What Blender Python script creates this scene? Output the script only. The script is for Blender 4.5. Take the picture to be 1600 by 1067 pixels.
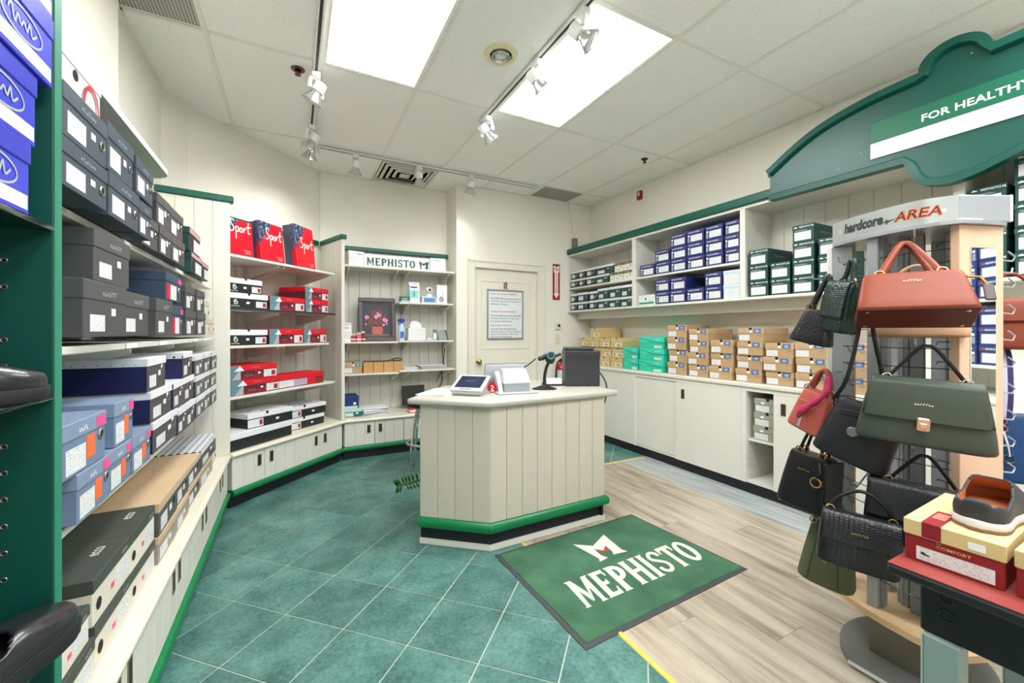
import bpy, math, random
from math import sin, cos, pi, radians as R
from mathutils import Vector, Matrix
random.seed(7)
SC = bpy.context.scene
COL = SC.collection
for o in list(bpy.data.objects):
    bpy.data.objects.remove(o)

# ---------------------------------------------------------------- camera
cam = bpy.data.cameras.new('camera'); camo = bpy.data.objects.new('camera', cam); COL.objects.link(camo)
camo.location = (0, 0, 1.27); camo.rotation_euler = (R(90), 0, R(-27.72))
cam.sensor_width = 36; cam.lens = 647.0 / 1600 * 36; cam.shift_y = -14.8 / 1600; cam.clip_start = .02
SC.camera = camo
# ---------------------------------------------------------------- world, exposure
W = bpy.data.worlds.new('world'); SC.world = W; W.use_nodes = True
W.node_tree.nodes['Background'].inputs[0].default_value = (.95, .97, 1, 1)
W.node_tree.nodes['Background'].inputs[1].default_value = 0.8
SC.view_settings.view_transform = 'Standard'; SC.view_settings.look = 'None'
SC.view_settings.gamma = 1; SC.view_settings.use_curve_mapping = False
SC.view_settings.exposure = 0.73
PANEL = 13.0        # radiance of the fluorescent ceiling panels

# ---------------------------------------------------------------- materials
def lin(c):
    return tuple(((v / 255 / 12.92) if v / 255 <= .04045 else ((v / 255 + .055) / 1.055) ** 2.4) for v in c)
MATS = {}
def mat(name, rgb, rough=.55, metal=0.0, var=.06, scale=6.0, bump=0.0, bscale=80.0, rnd=0.0, spec=.5, coat=0.0, coord='Object'):
    if name in MATS: return MATS[name]
    m = bpy.data.materials.new(name); m.use_nodes = True; MATS[name] = m
    nt = m.node_tree; N = nt.nodes; L = nt.links; b = N['Principled BSDF']
    c = lin(rgb)
    tc = N.new('ShaderNodeTexCoord')
    nz = N.new('ShaderNodeTexNoise'); nz.inputs['Scale'].default_value = scale; nz.inputs['Detail'].default_value = 4
    L.new(tc.outputs[coord], nz.inputs['Vector'])
    mx = N.new('ShaderNodeMix'); mx.data_type = 'RGBA'
    mx.inputs[6].default_value = tuple(v * (1 - var) for v in c) + (1,)
    mx.inputs[7].default_value = tuple(min(1, v * (1 + var)) for v in c) + (1,)
    L.new(nz.outputs[0], mx.inputs[0])
    out = mx.outputs[2]
    if rnd:
        oi = N.new('ShaderNodeObjectInfo'); mr = N.new('ShaderNodeMapRange')
        mr.inputs[3].default_value = 1 - rnd; mr.inputs[4].default_value = 1 + rnd
        L.new(oi.outputs['Random'], mr.inputs[0])
        m2 = N.new('ShaderNodeMix'); m2.data_type = 'RGBA'; m2.blend_type = 'MULTIPLY'; m2.inputs[0].default_value = 1
        L.new(out, m2.inputs[6]); L.new(mr.outputs[0], m2.inputs[7]); out = m2.outputs[2]
    L.new(out, b.inputs['Base Color'])
    b.inputs['Roughness'].default_value = rough; b.inputs['Metallic'].default_value = metal
    b.inputs['Specular IOR Level'].default_value = spec
    if coat: b.inputs['Coat Weight'].default_value = coat
    if bump:
        n2 = N.new('ShaderNodeTexNoise'); n2.inputs['Scale'].default_value = bscale
        L.new(tc.outputs[coord], n2.inputs['Vector'])
        bp = N.new('ShaderNodeBump'); bp.inputs['Strength'].default_value = bump; bp.inputs['Distance'].default_value = .004
        L.new(n2.outputs[0], bp.inputs['Height']); L.new(bp.outputs[0], b.inputs['Normal'])
    return m
def emit(name, rgb, s):
    m = mat(name, rgb, .6, var=.01)
    b = m.node_tree.nodes['Principled BSDF']
    b.inputs['Emission Color'].default_value = lin(rgb) + (1,); b.inputs['Emission Strength'].default_value = s
    return m
class NT:
    """little wrapper to build node trees"""
    def __init__(s, name):
        s.m = bpy.data.materials.new(name); s.m.use_nodes = True; MATS[name] = s.m
        s.nt = s.m.node_tree; s.b = s.nt.nodes['Principled BSDF']
    def n(s, t, **k):
        x = s.nt.nodes.new('ShaderNode' + t)
        for a, v in k.items(): setattr(x, a, v)
        return x
    def l(s, a, b): s.nt.links.new(a, b)
    def math(s, op, a, b=None):
        x = s.n('Math', operation=op)
        for i, v in enumerate((a, b)):
            if v is None: continue
            if isinstance(v, (int, float)): x.inputs[i].default_value = v
            else: s.l(v, x.inputs[i])
        return x.outputs[0]
    def mix(s, f, a, b, mode='MIX'):
        x = s.n('Mix', data_type='RGBA', blend_type=mode)
        for i, v in ((0, f), (6, a), (7, b)):
            if isinstance(v, (int, float)): x.inputs[i].default_value = v
            elif isinstance(v, tuple): x.inputs[i].default_value = tuple(v) + (1,)
            else: s.l(v, x.inputs[i])
        return x.outputs[2]
    def noise(s, vec, scale, detail=4, rough=.5):
        x = s.n('TexNoise'); x.inputs['Scale'].default_value = scale; x.inputs['Detail'].default_value = detail
        x.inputs['Roughness'].default_value = rough
        if vec is not None: s.l(vec, x.inputs['Vector'])
        return x.outputs[0]
    def ramp(s, f, stops):
        x = s.n('ValToRGB'); e = x.color_ramp.elements
        while len(e) < len(stops): e.new(.5)
        for i, (p, c) in enumerate(stops):
            e[i].position = p; e[i].color = (tuple(c) + (1,)) if isinstance(c, tuple) else (c, c, c, 1)
        s.l(f, x.inputs[0]); return x.outputs[0]
    def bump(s, h, st=.3, dist=.004):
        x = s.n('Bump'); x.inputs['Strength'].default_value = st; x.inputs['Distance'].default_value = dist
        s.l(h, x.inputs['Height']); s.l(x.outputs[0], s.b.inputs['Normal'])

def m_label(name='label_print', paper=(220, 221, 219), ink=(168, 170, 175), rows=7.0, cols=20.0):
    t = NT(name); g = t.n('TexCoord').outputs['Generated']; s = t.n('SeparateXYZ'); t.l(g, s.inputs[0])
    zr = t.math('MULTIPLY', s.outputs[2], rows); fz = t.math('FRACT', zr); rowi = t.math('FLOOR', zr)
    line = t.math('MULTIPLY', t.math('GREATER_THAN', fz, .3), t.math('LESS_THAN', fz, .75))
    cv = t.n('CombineXYZ'); t.l(t.math('MULTIPLY', s.outputs[0], cols), cv.inputs[0]); t.l(t.math('MULTIPLY', rowi, 7.3), cv.inputs[1])
    oi = t.n('ObjectInfo'); t.l(t.math('MULTIPLY', oi.outputs['Random'], 50.0), cv.inputs[2])
    nz = t.noise(cv.outputs[0], 1.0, 2)
    word = t.math('GREATER_THAN', nz, .52)
    edge = t.math('MULTIPLY', t.math('GREATER_THAN', s.outputs[0], .06), t.math('LESS_THAN', s.outputs[0], .93))
    f = t.math('MULTIPLY', t.math('MULTIPLY', line, word), t.math('MULTIPLY', edge, .75))
    t.l(t.mix(f, lin(paper), lin(ink)), t.b.inputs['Base Color']); t.b.inputs['Roughness'].default_value = .6
    return t.m
LABEL = m_label()
LABEL2 = m_label('label_print_small', (238, 238, 236), (120, 122, 130), 4.0, 9.0)

WALL = mat('cream_wall_paint', (236, 233, 219), .7, var=.015, scale=1.2, bump=.05, bscale=300)
CREAM = mat('cream_cabinet_paint', (221, 219, 207), .45, var=.015, scale=2)
CREAM2 = mat('cream_board_paint', (218, 215, 202), .5, var=.015, scale=3, rnd=.015)
CTOP = mat('cream_counter_laminate', (182, 178, 165), .35, var=.02, scale=3)
BEIGE = mat('beige_counter_board', (198, 191, 174), .5, var=.015, scale=3, rnd=.015)
NOSE = mat('cream_countertop_nosing', (222, 217, 197), .35, var=.02, scale=3)
GREEN = mat('dark_green_paint', (0, 84, 66), .4, var=.05, scale=3)
GREENB = mat('bright_green_vinyl', (2, 118, 66), .35, var=.06, scale=4)
DKGREEN = mat('deep_green_panel', (0, 70, 58), .5, var=.05, scale=3)
BLACK = mat('black_plastic', (24, 25, 26), .45, var=.1)
KICK = mat('black_kickboard', (17, 20, 24), .5, var=.15)
WHITE = mat('white_plastic', (208, 209, 208), .35, var=.01)
WHITEP = mat('white_paper', (236, 237, 236), .7, var=.015)
GREYP = mat('grey_plastic', (172, 178, 180), .4, var=.03)
STEEL = mat('brushed_steel', (190, 192, 190), .28, .9, var=.06, scale=40)
CHROME = mat('chrome', (225, 225, 225), .12, 1.0, var=.02)
SILVER = mat('silver_paint', (158, 163, 165), .35, .35, var=.04, scale=20)
GOLD = mat('gold_metal', (214, 180, 110), .25, 1.0, var=.05)
BRASS = mat('brass', (190, 150, 70), .25, 1.0, var=.08)
RED = mat('red_paint', (200, 22, 34), .45, var=.04)
DARKHOLE = mat('dark_hollow', (18, 18, 18), .9, var=.1)
TEXTW = mat('white_ink', (236, 236, 230), .6, var=.01)
TEXTD = mat('dark_ink', (40, 42, 44), .6, var=.05)
TEXTR = mat('red_ink', (205, 60, 70), .6, var=.03)
TEXTG = mat('green_ink', (0, 84, 66), .5, var=.04)

# ---------------------------------------------------------------- geometry
def catmull(pts, n=6, closed=False):
    P = [Vector(p) for p in pts]; out = []; m = len(P)
    rng = range(m) if closed else range(m - 1)
    for i in rng:
        if closed: a, b, c, d = P[(i - 1) % m], P[i], P[(i + 1) % m], P[(i + 2) % m]
        else: a, b, c, d = P[max(0, i - 1)], P[i], P[i + 1], P[min(m - 1, i + 2)]
        for k in range(n):
            t = k / n
            out.append(.5 * ((2 * b) + (c - a) * t + (2 * a - 5 * b + 4 * c - d) * t * t + (3 * b - a - 3 * c + d) * t ** 3))
    if not closed: out.append(P[-1])
    return out
MESHES = {}
class G:
    def __init__(s): s.v = []; s.f = []; s.mi = []; s.m = 0
    def add(s, vs, fs):
        k = len(s.v); s.v += [tuple(v) for v in vs]
        for f in fs: s.f.append(tuple(i + k for i in f)); s.mi.append(s.m)
        return s
    def box(s, x0, x1, y0, y1, z0, z1):
        return s.add([(x0, y0, z0), (x1, y0, z0), (x1, y1, z0), (x0, y1, z0), (x0, y0, z1), (x1, y0, z1), (x1, y1, z1), (x0, y1, z1)],
                     [(3, 2, 1, 0), (4, 5, 6, 7), (0, 1, 5, 4), (1, 2, 6, 5), (2, 3, 7, 6), (3, 0, 4, 7)])
    def cbox(s, x0, x1, y0, y1, z0, z1, b=.004):
        b = min(b, (x1 - x0) / 2.2, (y1 - y0) / 2.2, (z1 - z0) / 2.2)
        def sec(i, z):
            a0, a1, c0, c1 = x0 + i, x1 - i, y0 + i, y1 - i
            q = b - i * .0
            return [(a0 + b, c0, z), (a1 - b, c0, z), (a1, c0 + b, z), (a1, c1 - b, z), (a1 - b, c1, z), (a0 + b, c1, z), (a0, c1 - b, z), (a0, c0 + b, z)]
        return s.loft([sec(b * .7, z0), sec(0, z0 + b), sec(0, z1 - b), sec(b * .7, z1)])
    def prism(s, pts, a0, a1, ax='z'):
        n = len(pts)
        def P(p, a): return (p[0], p[1], a) if ax == 'z' else ((p[0], a, p[1]) if ax == 'y' else (a, p[0], p[1]))
        vs = [P(p, a0) for p in pts] + [P(p, a1) for p in pts]
        return s.add(vs, [tuple(range(n))[::-1], tuple(range(n, 2 * n))] + [(i, (i + 1) % n, n + (i + 1) % n, n + i) for i in range(n)])
    def flat(s, pts, a=0., ax='y'):
        vs = [((p[0], a, p[1]) if ax == 'y' else (p[0], p[1], a)) for p in pts]
        return s.add(vs, [tuple(range(len(pts)))])
    def loft(s, secs, cap=True, closed=False):
        n = len(secs[0]); vs = [p for q in secs for p in q]; fs = []
        m = len(secs)
        for j in range(m if closed else m - 1):
            for i in range(n):
                a, b = j * n + i, j * n + (i + 1) % n; c = ((j + 1) % m) * n
                fs.append((a, b, c + (i + 1) % n, c + i))
        if cap and not closed: fs += [tuple(range(n))[::-1], tuple(range((m - 1) * n, m * n))]
        return s.add(vs, fs)
    def tube(s, pts, r, n=8, closed=False, flat=1.0):
        P = [Vector(p) for p in pts]; secs = []; m = len(P); up = None
        for i, p in enumerate(P):
            if closed: d = P[(i + 1) % m] - P[i - 1]
            else: d = P[min(m - 1, i + 1)] - P[max(0, i - 1)]
            if d.length < 1e-9: d = Vector((0, 0, 1))
            d.normalize()
            if up is None:
                up = Vector((0, 0, 1)) if abs(d.z) < .9 else Vector((1, 0, 0))
            a = up - d * up.dot(d)
            if a.length < 1e-6: a = d.orthogonal()
            a.normalize(); b = d.cross(a); up = a
            rr = r[i] if isinstance(r, (list, tuple)) else r
            secs.append([p + a * (rr * cos(2 * pi * k / n)) + b * (rr * flat * sin(2 * pi * k / n)) for k in range(n)])
        return s.loft(secs, True, closed)
    def lathe(s, prof, n=20, c=(0, 0, 0), ax='z'):
        secs = []
        for r, z in prof:
            q = []
            for k in range(n):
                a = 2 * pi * k / n; x, y = r * cos(a), r * sin(a)
                q.append((c[0] + x, c[1] + y, c[2] + z) if ax == 'z' else ((c[0] + x, c[1] + z, c[2] + y) if ax == 'y' else (c[0] + z, c[1] + x, c[2] + y)))
            secs.append(q)
        return s.loft(secs)
    def torus(s, c, R_, r, ax='y', n=14, m=6):
        pts = []
        for k in range(n):
            a = 2 * pi * k / n; u, v = R_ * cos(a), R_ * sin(a)
            pts.append((c[0] + u, c[1], c[2] + v) if ax == 'y' else ((c[0] + u, c[1] + v, c[2]) if ax == 'z' else (c[0], c[1] + u, c[2] + v)))
        return s.tube(pts, r, m, True)
    def ribbon(s, pts, w, a=0., n=4, ax='y'):
        P = catmull([(p[0], p[1], 0) for p in pts], n); L = []; Rr = []
        for i, p in enumerate(P):
            d = P[min(len(P) - 1, i + 1)] - P[max(0, i - 1)]; d.normalize(); nrm = Vector((-d.y, d.x, 0)) * w / 2
            L.append(p + nrm); Rr.append(p - nrm)
        vs = L + Rr; k = len(L)
        V = [((p.x, a, p.y) if ax == 'y' else (p.x, p.y, a)) for p in vs]
        return s.add(V, [(i, i + 1, k + i + 1, k + i) for i in range(k - 1)])
    def xf(s, M, start=0):
        for i in range(start, len(s.v)): s.v[i] = tuple(M @ Vector(s.v[i]))
        return s
    def mesh(s, name, mats, smooth=None, key=None):
        if key is not None and key in MESHES: return MESHES[key]
        me = bpy.data.meshes.new(name); me.from_pydata(s.v, [], s.f)
        for m in (mats if isinstance(mats, (list, tuple)) else [mats]): me.materials.append(m)
        if any(s.mi): me.polygons.foreach_set('material_index', s.mi)
        if smooth is not None:
            me.polygons.foreach_set('use_smooth', [True] * len(s.f))
            if smooth < 179: me.set_sharp_from_angle(angle=R(smooth))
        me.update()
        if key is not None: MESHES[key] = me
        return me
    def to(s, name, mats, parent=None, loc=(0, 0, 0), rot=(0, 0, 0), smooth=None, key=None):
        return put(name, s.mesh(name, mats, smooth, key), parent, loc, rot)
def put(name, me, parent=None, loc=(0, 0, 0), rot=(0, 0, 0)):
    o = bpy.data.objects.new(name, me); COL.objects.link(o)
    if parent is not None: o.parent = parent
    o.location = loc; o.rotation_euler = rot
    return o
def tag(o, label=None, cat=None, group=None, kind=None):
    if label: o['label'] = label
    if cat: o['category'] = cat
    if group: o['group'] = group
    if kind: o['kind'] = kind
    return o
def thing(name, label, cat, loc=(0, 0, 0), rot=0., group=None, tilt=(0, 0)):
    o = bpy.data.objects.new(name, None); COL.objects.link(o); o.empty_display_size = .05
    o.location = loc; o.rotation_euler = (tilt[0], tilt[1], rot)
    return tag(o, label, cat, group)
def struct(name, g, m, smooth=None): return tag(g.to(name, m, smooth=smooth), kind='structure')

# lettering: outlines of the built-in font, flat, scaled to a given box
TXT = {}
def text_mesh(body, w, h, m, bold=0., shear=0., key=None):
    k = (body, round(w, 4), round(h, 4), m.name, bold, shear)
    if k in TXT: return TXT[k]
    if body[0] == '#':      # print too small to read in the photograph: a row of letter-like strokes
        n_ = int(body[1:]); g = G(); rr = random.Random(n_); u = w / n_
        for i in range(n_):
            x0 = -w / 2 + u * i; hh = h * rr.uniform(.6, 1)
            g.add([(x0, 0, -h / 2), (x0 + u * .3, 0, -h / 2), (x0 + u * .3, 0, -h / 2 + hh), (x0, 0, -h / 2 + hh)], [(0, 1, 2, 3)])
            z_ = rr.choice((-.5, -.1, .2)) * h
            g.add([(x0 + u * .3, 0, z_), (x0 + u * .75, 0, z_), (x0 + u * .75, 0, z_ + h * .3), (x0 + u * .3, 0, z_ + h * .3)], [(0, 1, 2, 3)])
        TXT[k] = g.mesh('lettering', m); return TXT[k]
    cu = bpy.data.curves.new('lettering', 'FONT'); cu.body = body; cu.resolution_u = 2; cu.offset = bold; cu.shear = shear
    ob = bpy.data.objects.new('lettering', cu); COL.objects.link(ob)
    dg = bpy.context.evaluated_depsgraph_get(); dg.update()
    me = bpy.data.meshes.new_from_object(ob.evaluated_get(dg))
    bpy.data.objects.remove(ob); bpy.data.curves.remove(cu)
    xs = [v.co.x for v in me.vertices]; ys = [v.co.y for v in me.vertices]
    x0, x1, y0, y1 = min(xs), max(xs), min(ys), max(ys)
    for v in me.vertices:
        v.co = ((v.co.x - (x0 + x1) / 2) / (x1 - x0) * w, 0, (v.co.y - (y0 + y1) / 2) / (y1 - y0) * h)
    me.materials.clear(); me.materials.append(m); me.name = 'lettering'
    TXT[k] = me
    return me
def ordn(i): return ['first', 'second', 'third', 'fourth', 'fifth', 'sixth', 'seventh', 'eighth', 'ninth', 'tenth', 'eleventh', 'twelfth'][i]
def rown(j, n):
    if n == 1: return 'single'
    if j == 0: return 'bottom'
    if j == n - 1: return 'top'
    return {(1, 3): 'middle', (1, 4): 'second from bottom', (2, 4): 'third from bottom'}.get((j, n), 'middle')

# logo: a crowned letter M, and slab letters
LOGO = [(0, 1), (.42, .68), (1, 1.02), (.91, .13), (1.0, 0), (.58, .03), (.66, .15), (.70, .60), (.47, .40), (.28, .60), (.27, .14), (.34, .03), (.08, 0), (.17, .12)]
LOGOR = [(.36, .46), (.47, .36), (.66, .52), (.62, .2), (.52, .3), (.40, .2)]
def slab_word(g, word, x, z0, w, h, a=0., ax='z', gap=.10):
    """condensed slab capitals; every letter drawn in a unit cell"""
    n = len(word); wid = {'I': .45, 'M': 1.25, 'P': .9, 'E': .85, 'S': .85, 'T': .9, 'H': 1.05, 'O': 1.0}
    tot = sum(wid[c] for c in word) + gap * (n - 1); u = w / tot; cx = x
    kk = [0]
    def put_(pts, c):
        kk[0] += 1
        a_ = a + kk[0] * (4e-6 if ax == 'z' else -4e-6)
        g.flat([(cx + p[0] * u * wid[c], z0 + p[1] * h) for p in pts], a_, ax)
    def stem(c, x0, x1, s=.07):
        put_([(x0, .06), (x1, .06), (x1, .94), (x0, .94)], c)
        put_([(x0 - s, 0), (x1 + s, 0), (x1, .06), (x0, .06)], c); put_([(x0, .94), (x1, .94), (x1 + s, 1), (x0 - s, 1)], c)
    for c in word:
        if c == 'I': stem(c, .2, .8, .18)
        elif c == 'T':
            stem(c, .37, .66, .08); put_([(0, .86), (1, .86), (1, 1), (0, 1)], c); put_([(0, .72), (.09, .72), (.14, .86), (0, .86)], c); put_([(.86, .86), (.91, .72), (1, .72), (1, .86)], c)
        elif c == 'H': stem(c, .07, .34); stem(c, .66, .93); put_([(.34, .44), (.66, .44), (.66, .57), (.34, .57)], c)
        elif c == 'M':
            put_([(.05, 0), (.27, 0), (.24, .06), (.29, .72), (.1, 1), (0, 1), (.08, .93), (.1, .06)], c)
            put_([(.73, 0), (1, 0), (.92, .06), (.93, .93), (1, 1), (.8, 1), (.71, .72), (.77, .06)], c)
            put_([(.1, 1), (.28, 1), (.53, .42), (.47, .12)], c); put_([(.47, .12), (.53, .12), (.9, 1), (.74, 1)], c)
        elif c == 'E':
            stem(c, .1, .44); put_([(.44, .87), (.92, .87), (.95, 1), (.44, 1)], c); put_([(.44, 0), (.95, 0), (.95, .13), (.44, .13)], c)
            put_([(.44, .44), (.75, .44), (.75, .57), (.44, .57)], c); put_([(.8, .13), (.95, .13), (.95, .28), (.89, .28)], c); put_([(.8, .87), (.89, .73), (.95, .73), (.95, .87)], c); put_([(.66, .57), (.75, .57), (.75, .66)], c)
        elif c == 'P':
            stem(c, .1, .44)
            o = [(.44, .92 + .08)] + [(.44 + .56 * sin(t), .70 + .30 * cos(t)) for t in [pi * k / 8 for k in range(1, 8)]] + [(.44, .40)]
            i = [(.44, .54)] + [(.44 + .24 * sin(t), .70 + .16 * cos(t)) for t in [pi * k / 8 for k in range(7, 0, -1)]] + [(.44, .86)]
            for k in range(len(o) - 1): put_([o[k], o[k + 1], i[len(i) - 2 - k], i[len(i) - 1 - k]], c)
        elif c == 'O':
            for k in range(20):
                t0, t1 = 2 * pi * k / 20, 2 * pi * (k + 1) / 20
                put_([(.5 + .5 * cos(t0), .5 + .5 * sin(t0)), (.5 + .5 * cos(t1), .5 + .5 * sin(t1)), (.5 + .2 * cos(t1), .5 + .36 * sin(t1)), (.5 + .2 * cos(t0), .5 + .36 * sin(t0))], c)
        elif c == 'S':
            P = [(.85, .72), (.78, .86), (.5, .93), (.22, .82), (.2, .66), (.48, .53), (.78, .38), (.78, .18), (.5, .07), (.2, .14), (.12, .3)]
            P = [(cx + p[0] * u * wid[c], z0 + p[1] * h) for p in P]
            g.ribbon(P, .24 * u * wid[c], a, 3, ax)
        cx += (wid[c] + gap) * u
    return g
# ================================================================ the room
ZC = 2.99; XR = 3.607; XL = -.83; YB = 4.541; YB2 = 4.885; YF = -3.1
g = G(); g.box(XL - .12, XL, YF, 3.724, 0, ZC); struct('wall_left', g, WALL)
g = G(); g.prism([(XL, 3.724), (-.719, 3.932), (-.719 - .1, 4.0), (XL - .1, 3.76)], 0, ZC); struct('wall_left_corner', g, WALL)
g = G(); g.prism([(-.719, 3.932), (.244, 4.895), (.244, 5.03), (-.82, 4.0)], 0, ZC); struct('wall_angled', g, WALL)
g = G(); g.box(.244, 1.66, YB2, YB2 + .12, 0, ZC); g.box(1.66, 1.78, YB + .12, YB2 + .12, 0, ZC); struct('wall_back_alcove', g, WALL)
g = G(); g.box(1.66, 1.885, YB, YB + .12, 0, ZC); g.box(2.755, XR, YB, YB + .12, 0, ZC); g.box(1.885, 2.755, YB, YB + .12, 2.035, ZC); struct('wall_back', g, WALL)
g = G(); g.box(XR, XR + .12, YF, YB + .12, 0, ZC); struct('wall_right', g, WALL)
g = G(); g.box(XL - .12, -.55, YF - .12, YF, 0, ZC); g.box(3.35, XR + .12, YF - .12, YF, 0, ZC); g.box(-.55, 3.35, YF - .12, YF, 2.72, ZC); struct('wall_front', g, WALL)
# unseen glazed front behind the photographer, added to let in fill light: frame and panes
g = G()
for x in (-.55, .73, 2.03, 3.31): g.box(x, x + .04, YF - .09, YF - .03, 0, 2.72)
for x in (-.51, .77, 2.07): g.box(x, x + (1.24 if x < 2 else 1.24), YF - .09, YF - .03, 0, .06); g.box(x, x + 1.24, YF - .09, YF - .03, 2.68, 2.72)
wf = struct('fill_window_1', g, SILVER)
t = NT('fill_window_glass'); t.b.inputs['Base Color'].default_value = (1, 1, 1, 1); t.b.inputs['Roughness'].default_value = 0; t.b.inputs['Alpha'].default_value = .12; t.b.inputs['Specular IOR Level'].default_value = .5
for x in (-.51, .77, 2.07): G().box(x, x + 1.24, YF - .062, YF - .058, .06, 2.68).to('pane', t.m, wf)
g = G(); g.box(XL, -.76, YF, 2.68, 1.97, ZC); struct('wall_left_bulkhead', g, WALL)

# ---- floor: green stone tiles on the diagonal, then wood planks
t = NT('floor_grout'); p_ = t.n('NewGeometry').outputs['Position']
t.l(t.mix(t.noise(p_, 9), lin((170, 182, 166)), lin((200, 208, 192))), t.b.inputs['Base Color']); t.b.inputs['Roughness'].default_value = .8
fl = struct('floor', G().box(XL - .1, XR + .1, YF - .1, YB2 + .1, -.06, -.0025), t.m)
t = NT('green_stone_tile'); p_ = t.n('NewGeometry').outputs['Position']; oi = t.n('ObjectInfo')
a = t.noise(p_, 5, 6, .65); b = t.noise(p_, 55, 5, .7)
v = t.math('ADD', t.math('MULTIPLY', a, .55), t.math('MULTIPLY', b, .47))
c = t.ramp(v, [(.30, lin((28, 62, 60))), (.43, lin((58, 100, 93))), (.56, lin((88, 130, 121))), (.74, lin((122, 160, 148)))])
mr = t.n('MapRange'); mr.inputs[3].default_value = .86; mr.inputs[4].default_value = 1.12; t.l(oi.outputs['Random'], mr.inputs[0])
t.l(t.mix(1.0, c, mr.outputs[0], 'MULTIPLY'), t.b.inputs['Base Color'])
t.l(t.ramp(b, [(.3, .42), (.7, .26)]), t.b.inputs['Roughness']); t.bump(b, .12, .002)
TILE = t.m
def clip(poly, nx, ny, d):
    out = []
    for i in range(len(poly)):
        a, b = poly[i], poly[(i + 1) % len(poly)]; da = a[0] * nx + a[1] * ny - d; db = b[0] * nx + b[1] * ny - d
        if da <= 0: out.append(a)
        if da * db < 0:
            q = da / (da - db); out.append((a[0] + (b[0] - a[0]) * q, a[1] + (b[1] - a[1]) * q))
    return out
def area(p): return abs(sum(p[i][0] * p[(i + 1) % len(p)][1] - p[(i + 1) % len(p)][0] * p[i][1] for i in range(len(p)))) / 2 if len(p) > 2 else 0
h = .2195; gp = .0028
def in_room(poly):
    for n_ in ((-1, 0, -XL + .0), (1, 0, XR), (0, 1, YB2), (0, -1, .45)): poly = clip(poly, *n_)
    return clip(poly, -.7071, .7071, (4.651) * .7071)
TM = {}
for i in range(-14, 15):
    for j in range(-14, 15):
        x, y = .405 + (i + j) * h, 1.685 + (i - j) * h
        q = [(x, y + gp * 1.4), (x + h - gp * 1.4, y + h), (x, y + 2 * h - gp * 1.4), (x - h + gp * 1.4, y + h)]
        q = in_room(q)
        for reg in ([(1, 0, 1.205)], [(-1, 0, -1.205), (0, -1, -3.115)]):
            r_ = q
            for n_ in reg: r_ = clip(r_, *n_)
            if area(r_) > .004:
                cx = sum(p[0] for p in r_) / len(r_); cy = sum(p[1] for p in r_) / len(r_)
                if len(r_) == 4 and abs(area(r_) - 2 * (h - gp * 1.4) ** 2) < 1e-4:
                    put('floor_tile', G().prism([(p[0] - cx, p[1] - cy) for p in r_], -.002, 0).mesh('floor_tile', TILE, key='floor_tile'), fl, (cx, cy, 0))
                else: G().prism([(p[0] - cx, p[1] - cy) for p in r_], -.002, 0).to('floor_tile', TILE, fl, (cx, cy, 0))
t = NT('grey_oak_plank'); p_ = t.n('NewGeometry').outputs['Position']; oi = t.n('ObjectInfo'); sx = t.n('SeparateXYZ'); t.l(p_, sx.inputs[0])
mp = t.n('Mapping'); mp.inputs['Scale'].default_value = (13, 1.3, 1); t.l(p_, mp.inputs[0])
off = t.n('CombineXYZ'); t.l(t.math('MULTIPLY', oi.outputs['Random'], 40.0), off.inputs[2]); t.l(off.outputs[0], mp.inputs['Location'])
a = t.noise(mp.outputs[0], 1.0, 6, .6); mp2 = t.n('Mapping'); mp2.inputs['Scale'].default_value = (90, 4, 1); t.l(p_, mp2.inputs[0]); b = t.noise(mp2.outputs[0], 1.0, 4)
v = t.math('ADD', t.math('MULTIPLY', a, .8), t.math('MULTIPLY', b, .22))
c = t.ramp(v, [(.32, lin((104, 92, 78))), (.44, lin((156, 143, 123))), (.57, lin((182, 171, 152))), (.75, lin((200, 191, 174)))])
mr = t.n('MapRange'); mr.inputs[3].default_value = .88; mr.inputs[4].default_value = 1.08; t.l(oi.outputs['Random'], mr.inputs[0])
c = t.mix(1.0, c, mr.outputs[0], 'MULTIPLY')
t.l(c, t.b.inputs['Base Color']); t.b.inputs['Roughness'].default_value = .42; t.bump(b, .08, .001)
WOOD = t.m
t = NT('blue_grey_plank'); p_ = t.n('NewGeometry').outputs['Position']
mp = t.n('Mapping'); mp.inputs['Scale'].default_value = (30, 1.6, 1); t.l(p_, mp.inputs[0]); a = t.noise(mp.outputs[0], 1.0, 6, .65)
t.l(t.ramp(a, [(.3, lin((108, 112, 108))), (.47, lin((160, 168, 166))), (.7, lin((196, 202, 198)))]), t.b.inputs['Base Color']); t.b.inputs['Roughness'].default_value = .4
WOOD2 = t.m
pw = .178
for k in range(11):
    x0 = 1.225 + k * pw; x1 = min(x0 + pw - .0012, 3.19); y = -.45 + (k * .47 % 1.2) - 1.2
    while y < 3.1:
        y0, y1 = max(y, -.45), min(y + 1.22 - .0012, 3.095)
        if y1 - y0 > .05: G().box((x0 - x1) / 2, (x1 - x0) / 2, (y0 - y1) / 2, (y1 - y0) / 2, -.002, .0005).to('floor_plank', WOOD2 if x0 > 2.8 else WOOD, fl, ((x0 + x1) / 2, (y0 + y1) / 2, 0))
        y += 1.22
YEL = mat('yellow_edge_strip', (214, 190, 90), .5, var=.08)
g = G(); g.prism([(1.203, 0), (1.228, 0), (1.224, .004), (1.207, .004)], -.45, 2.2, 'y'); tag(g.to('trim_1', YEL), kind='structure')
g = G(); g.prism([(3.093, 0), (3.118, 0), (3.114, .004), (3.097, .004)], 1.96, 3.14, 'x'); tag(g.to('trim_2', YEL), kind='structure')

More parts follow.
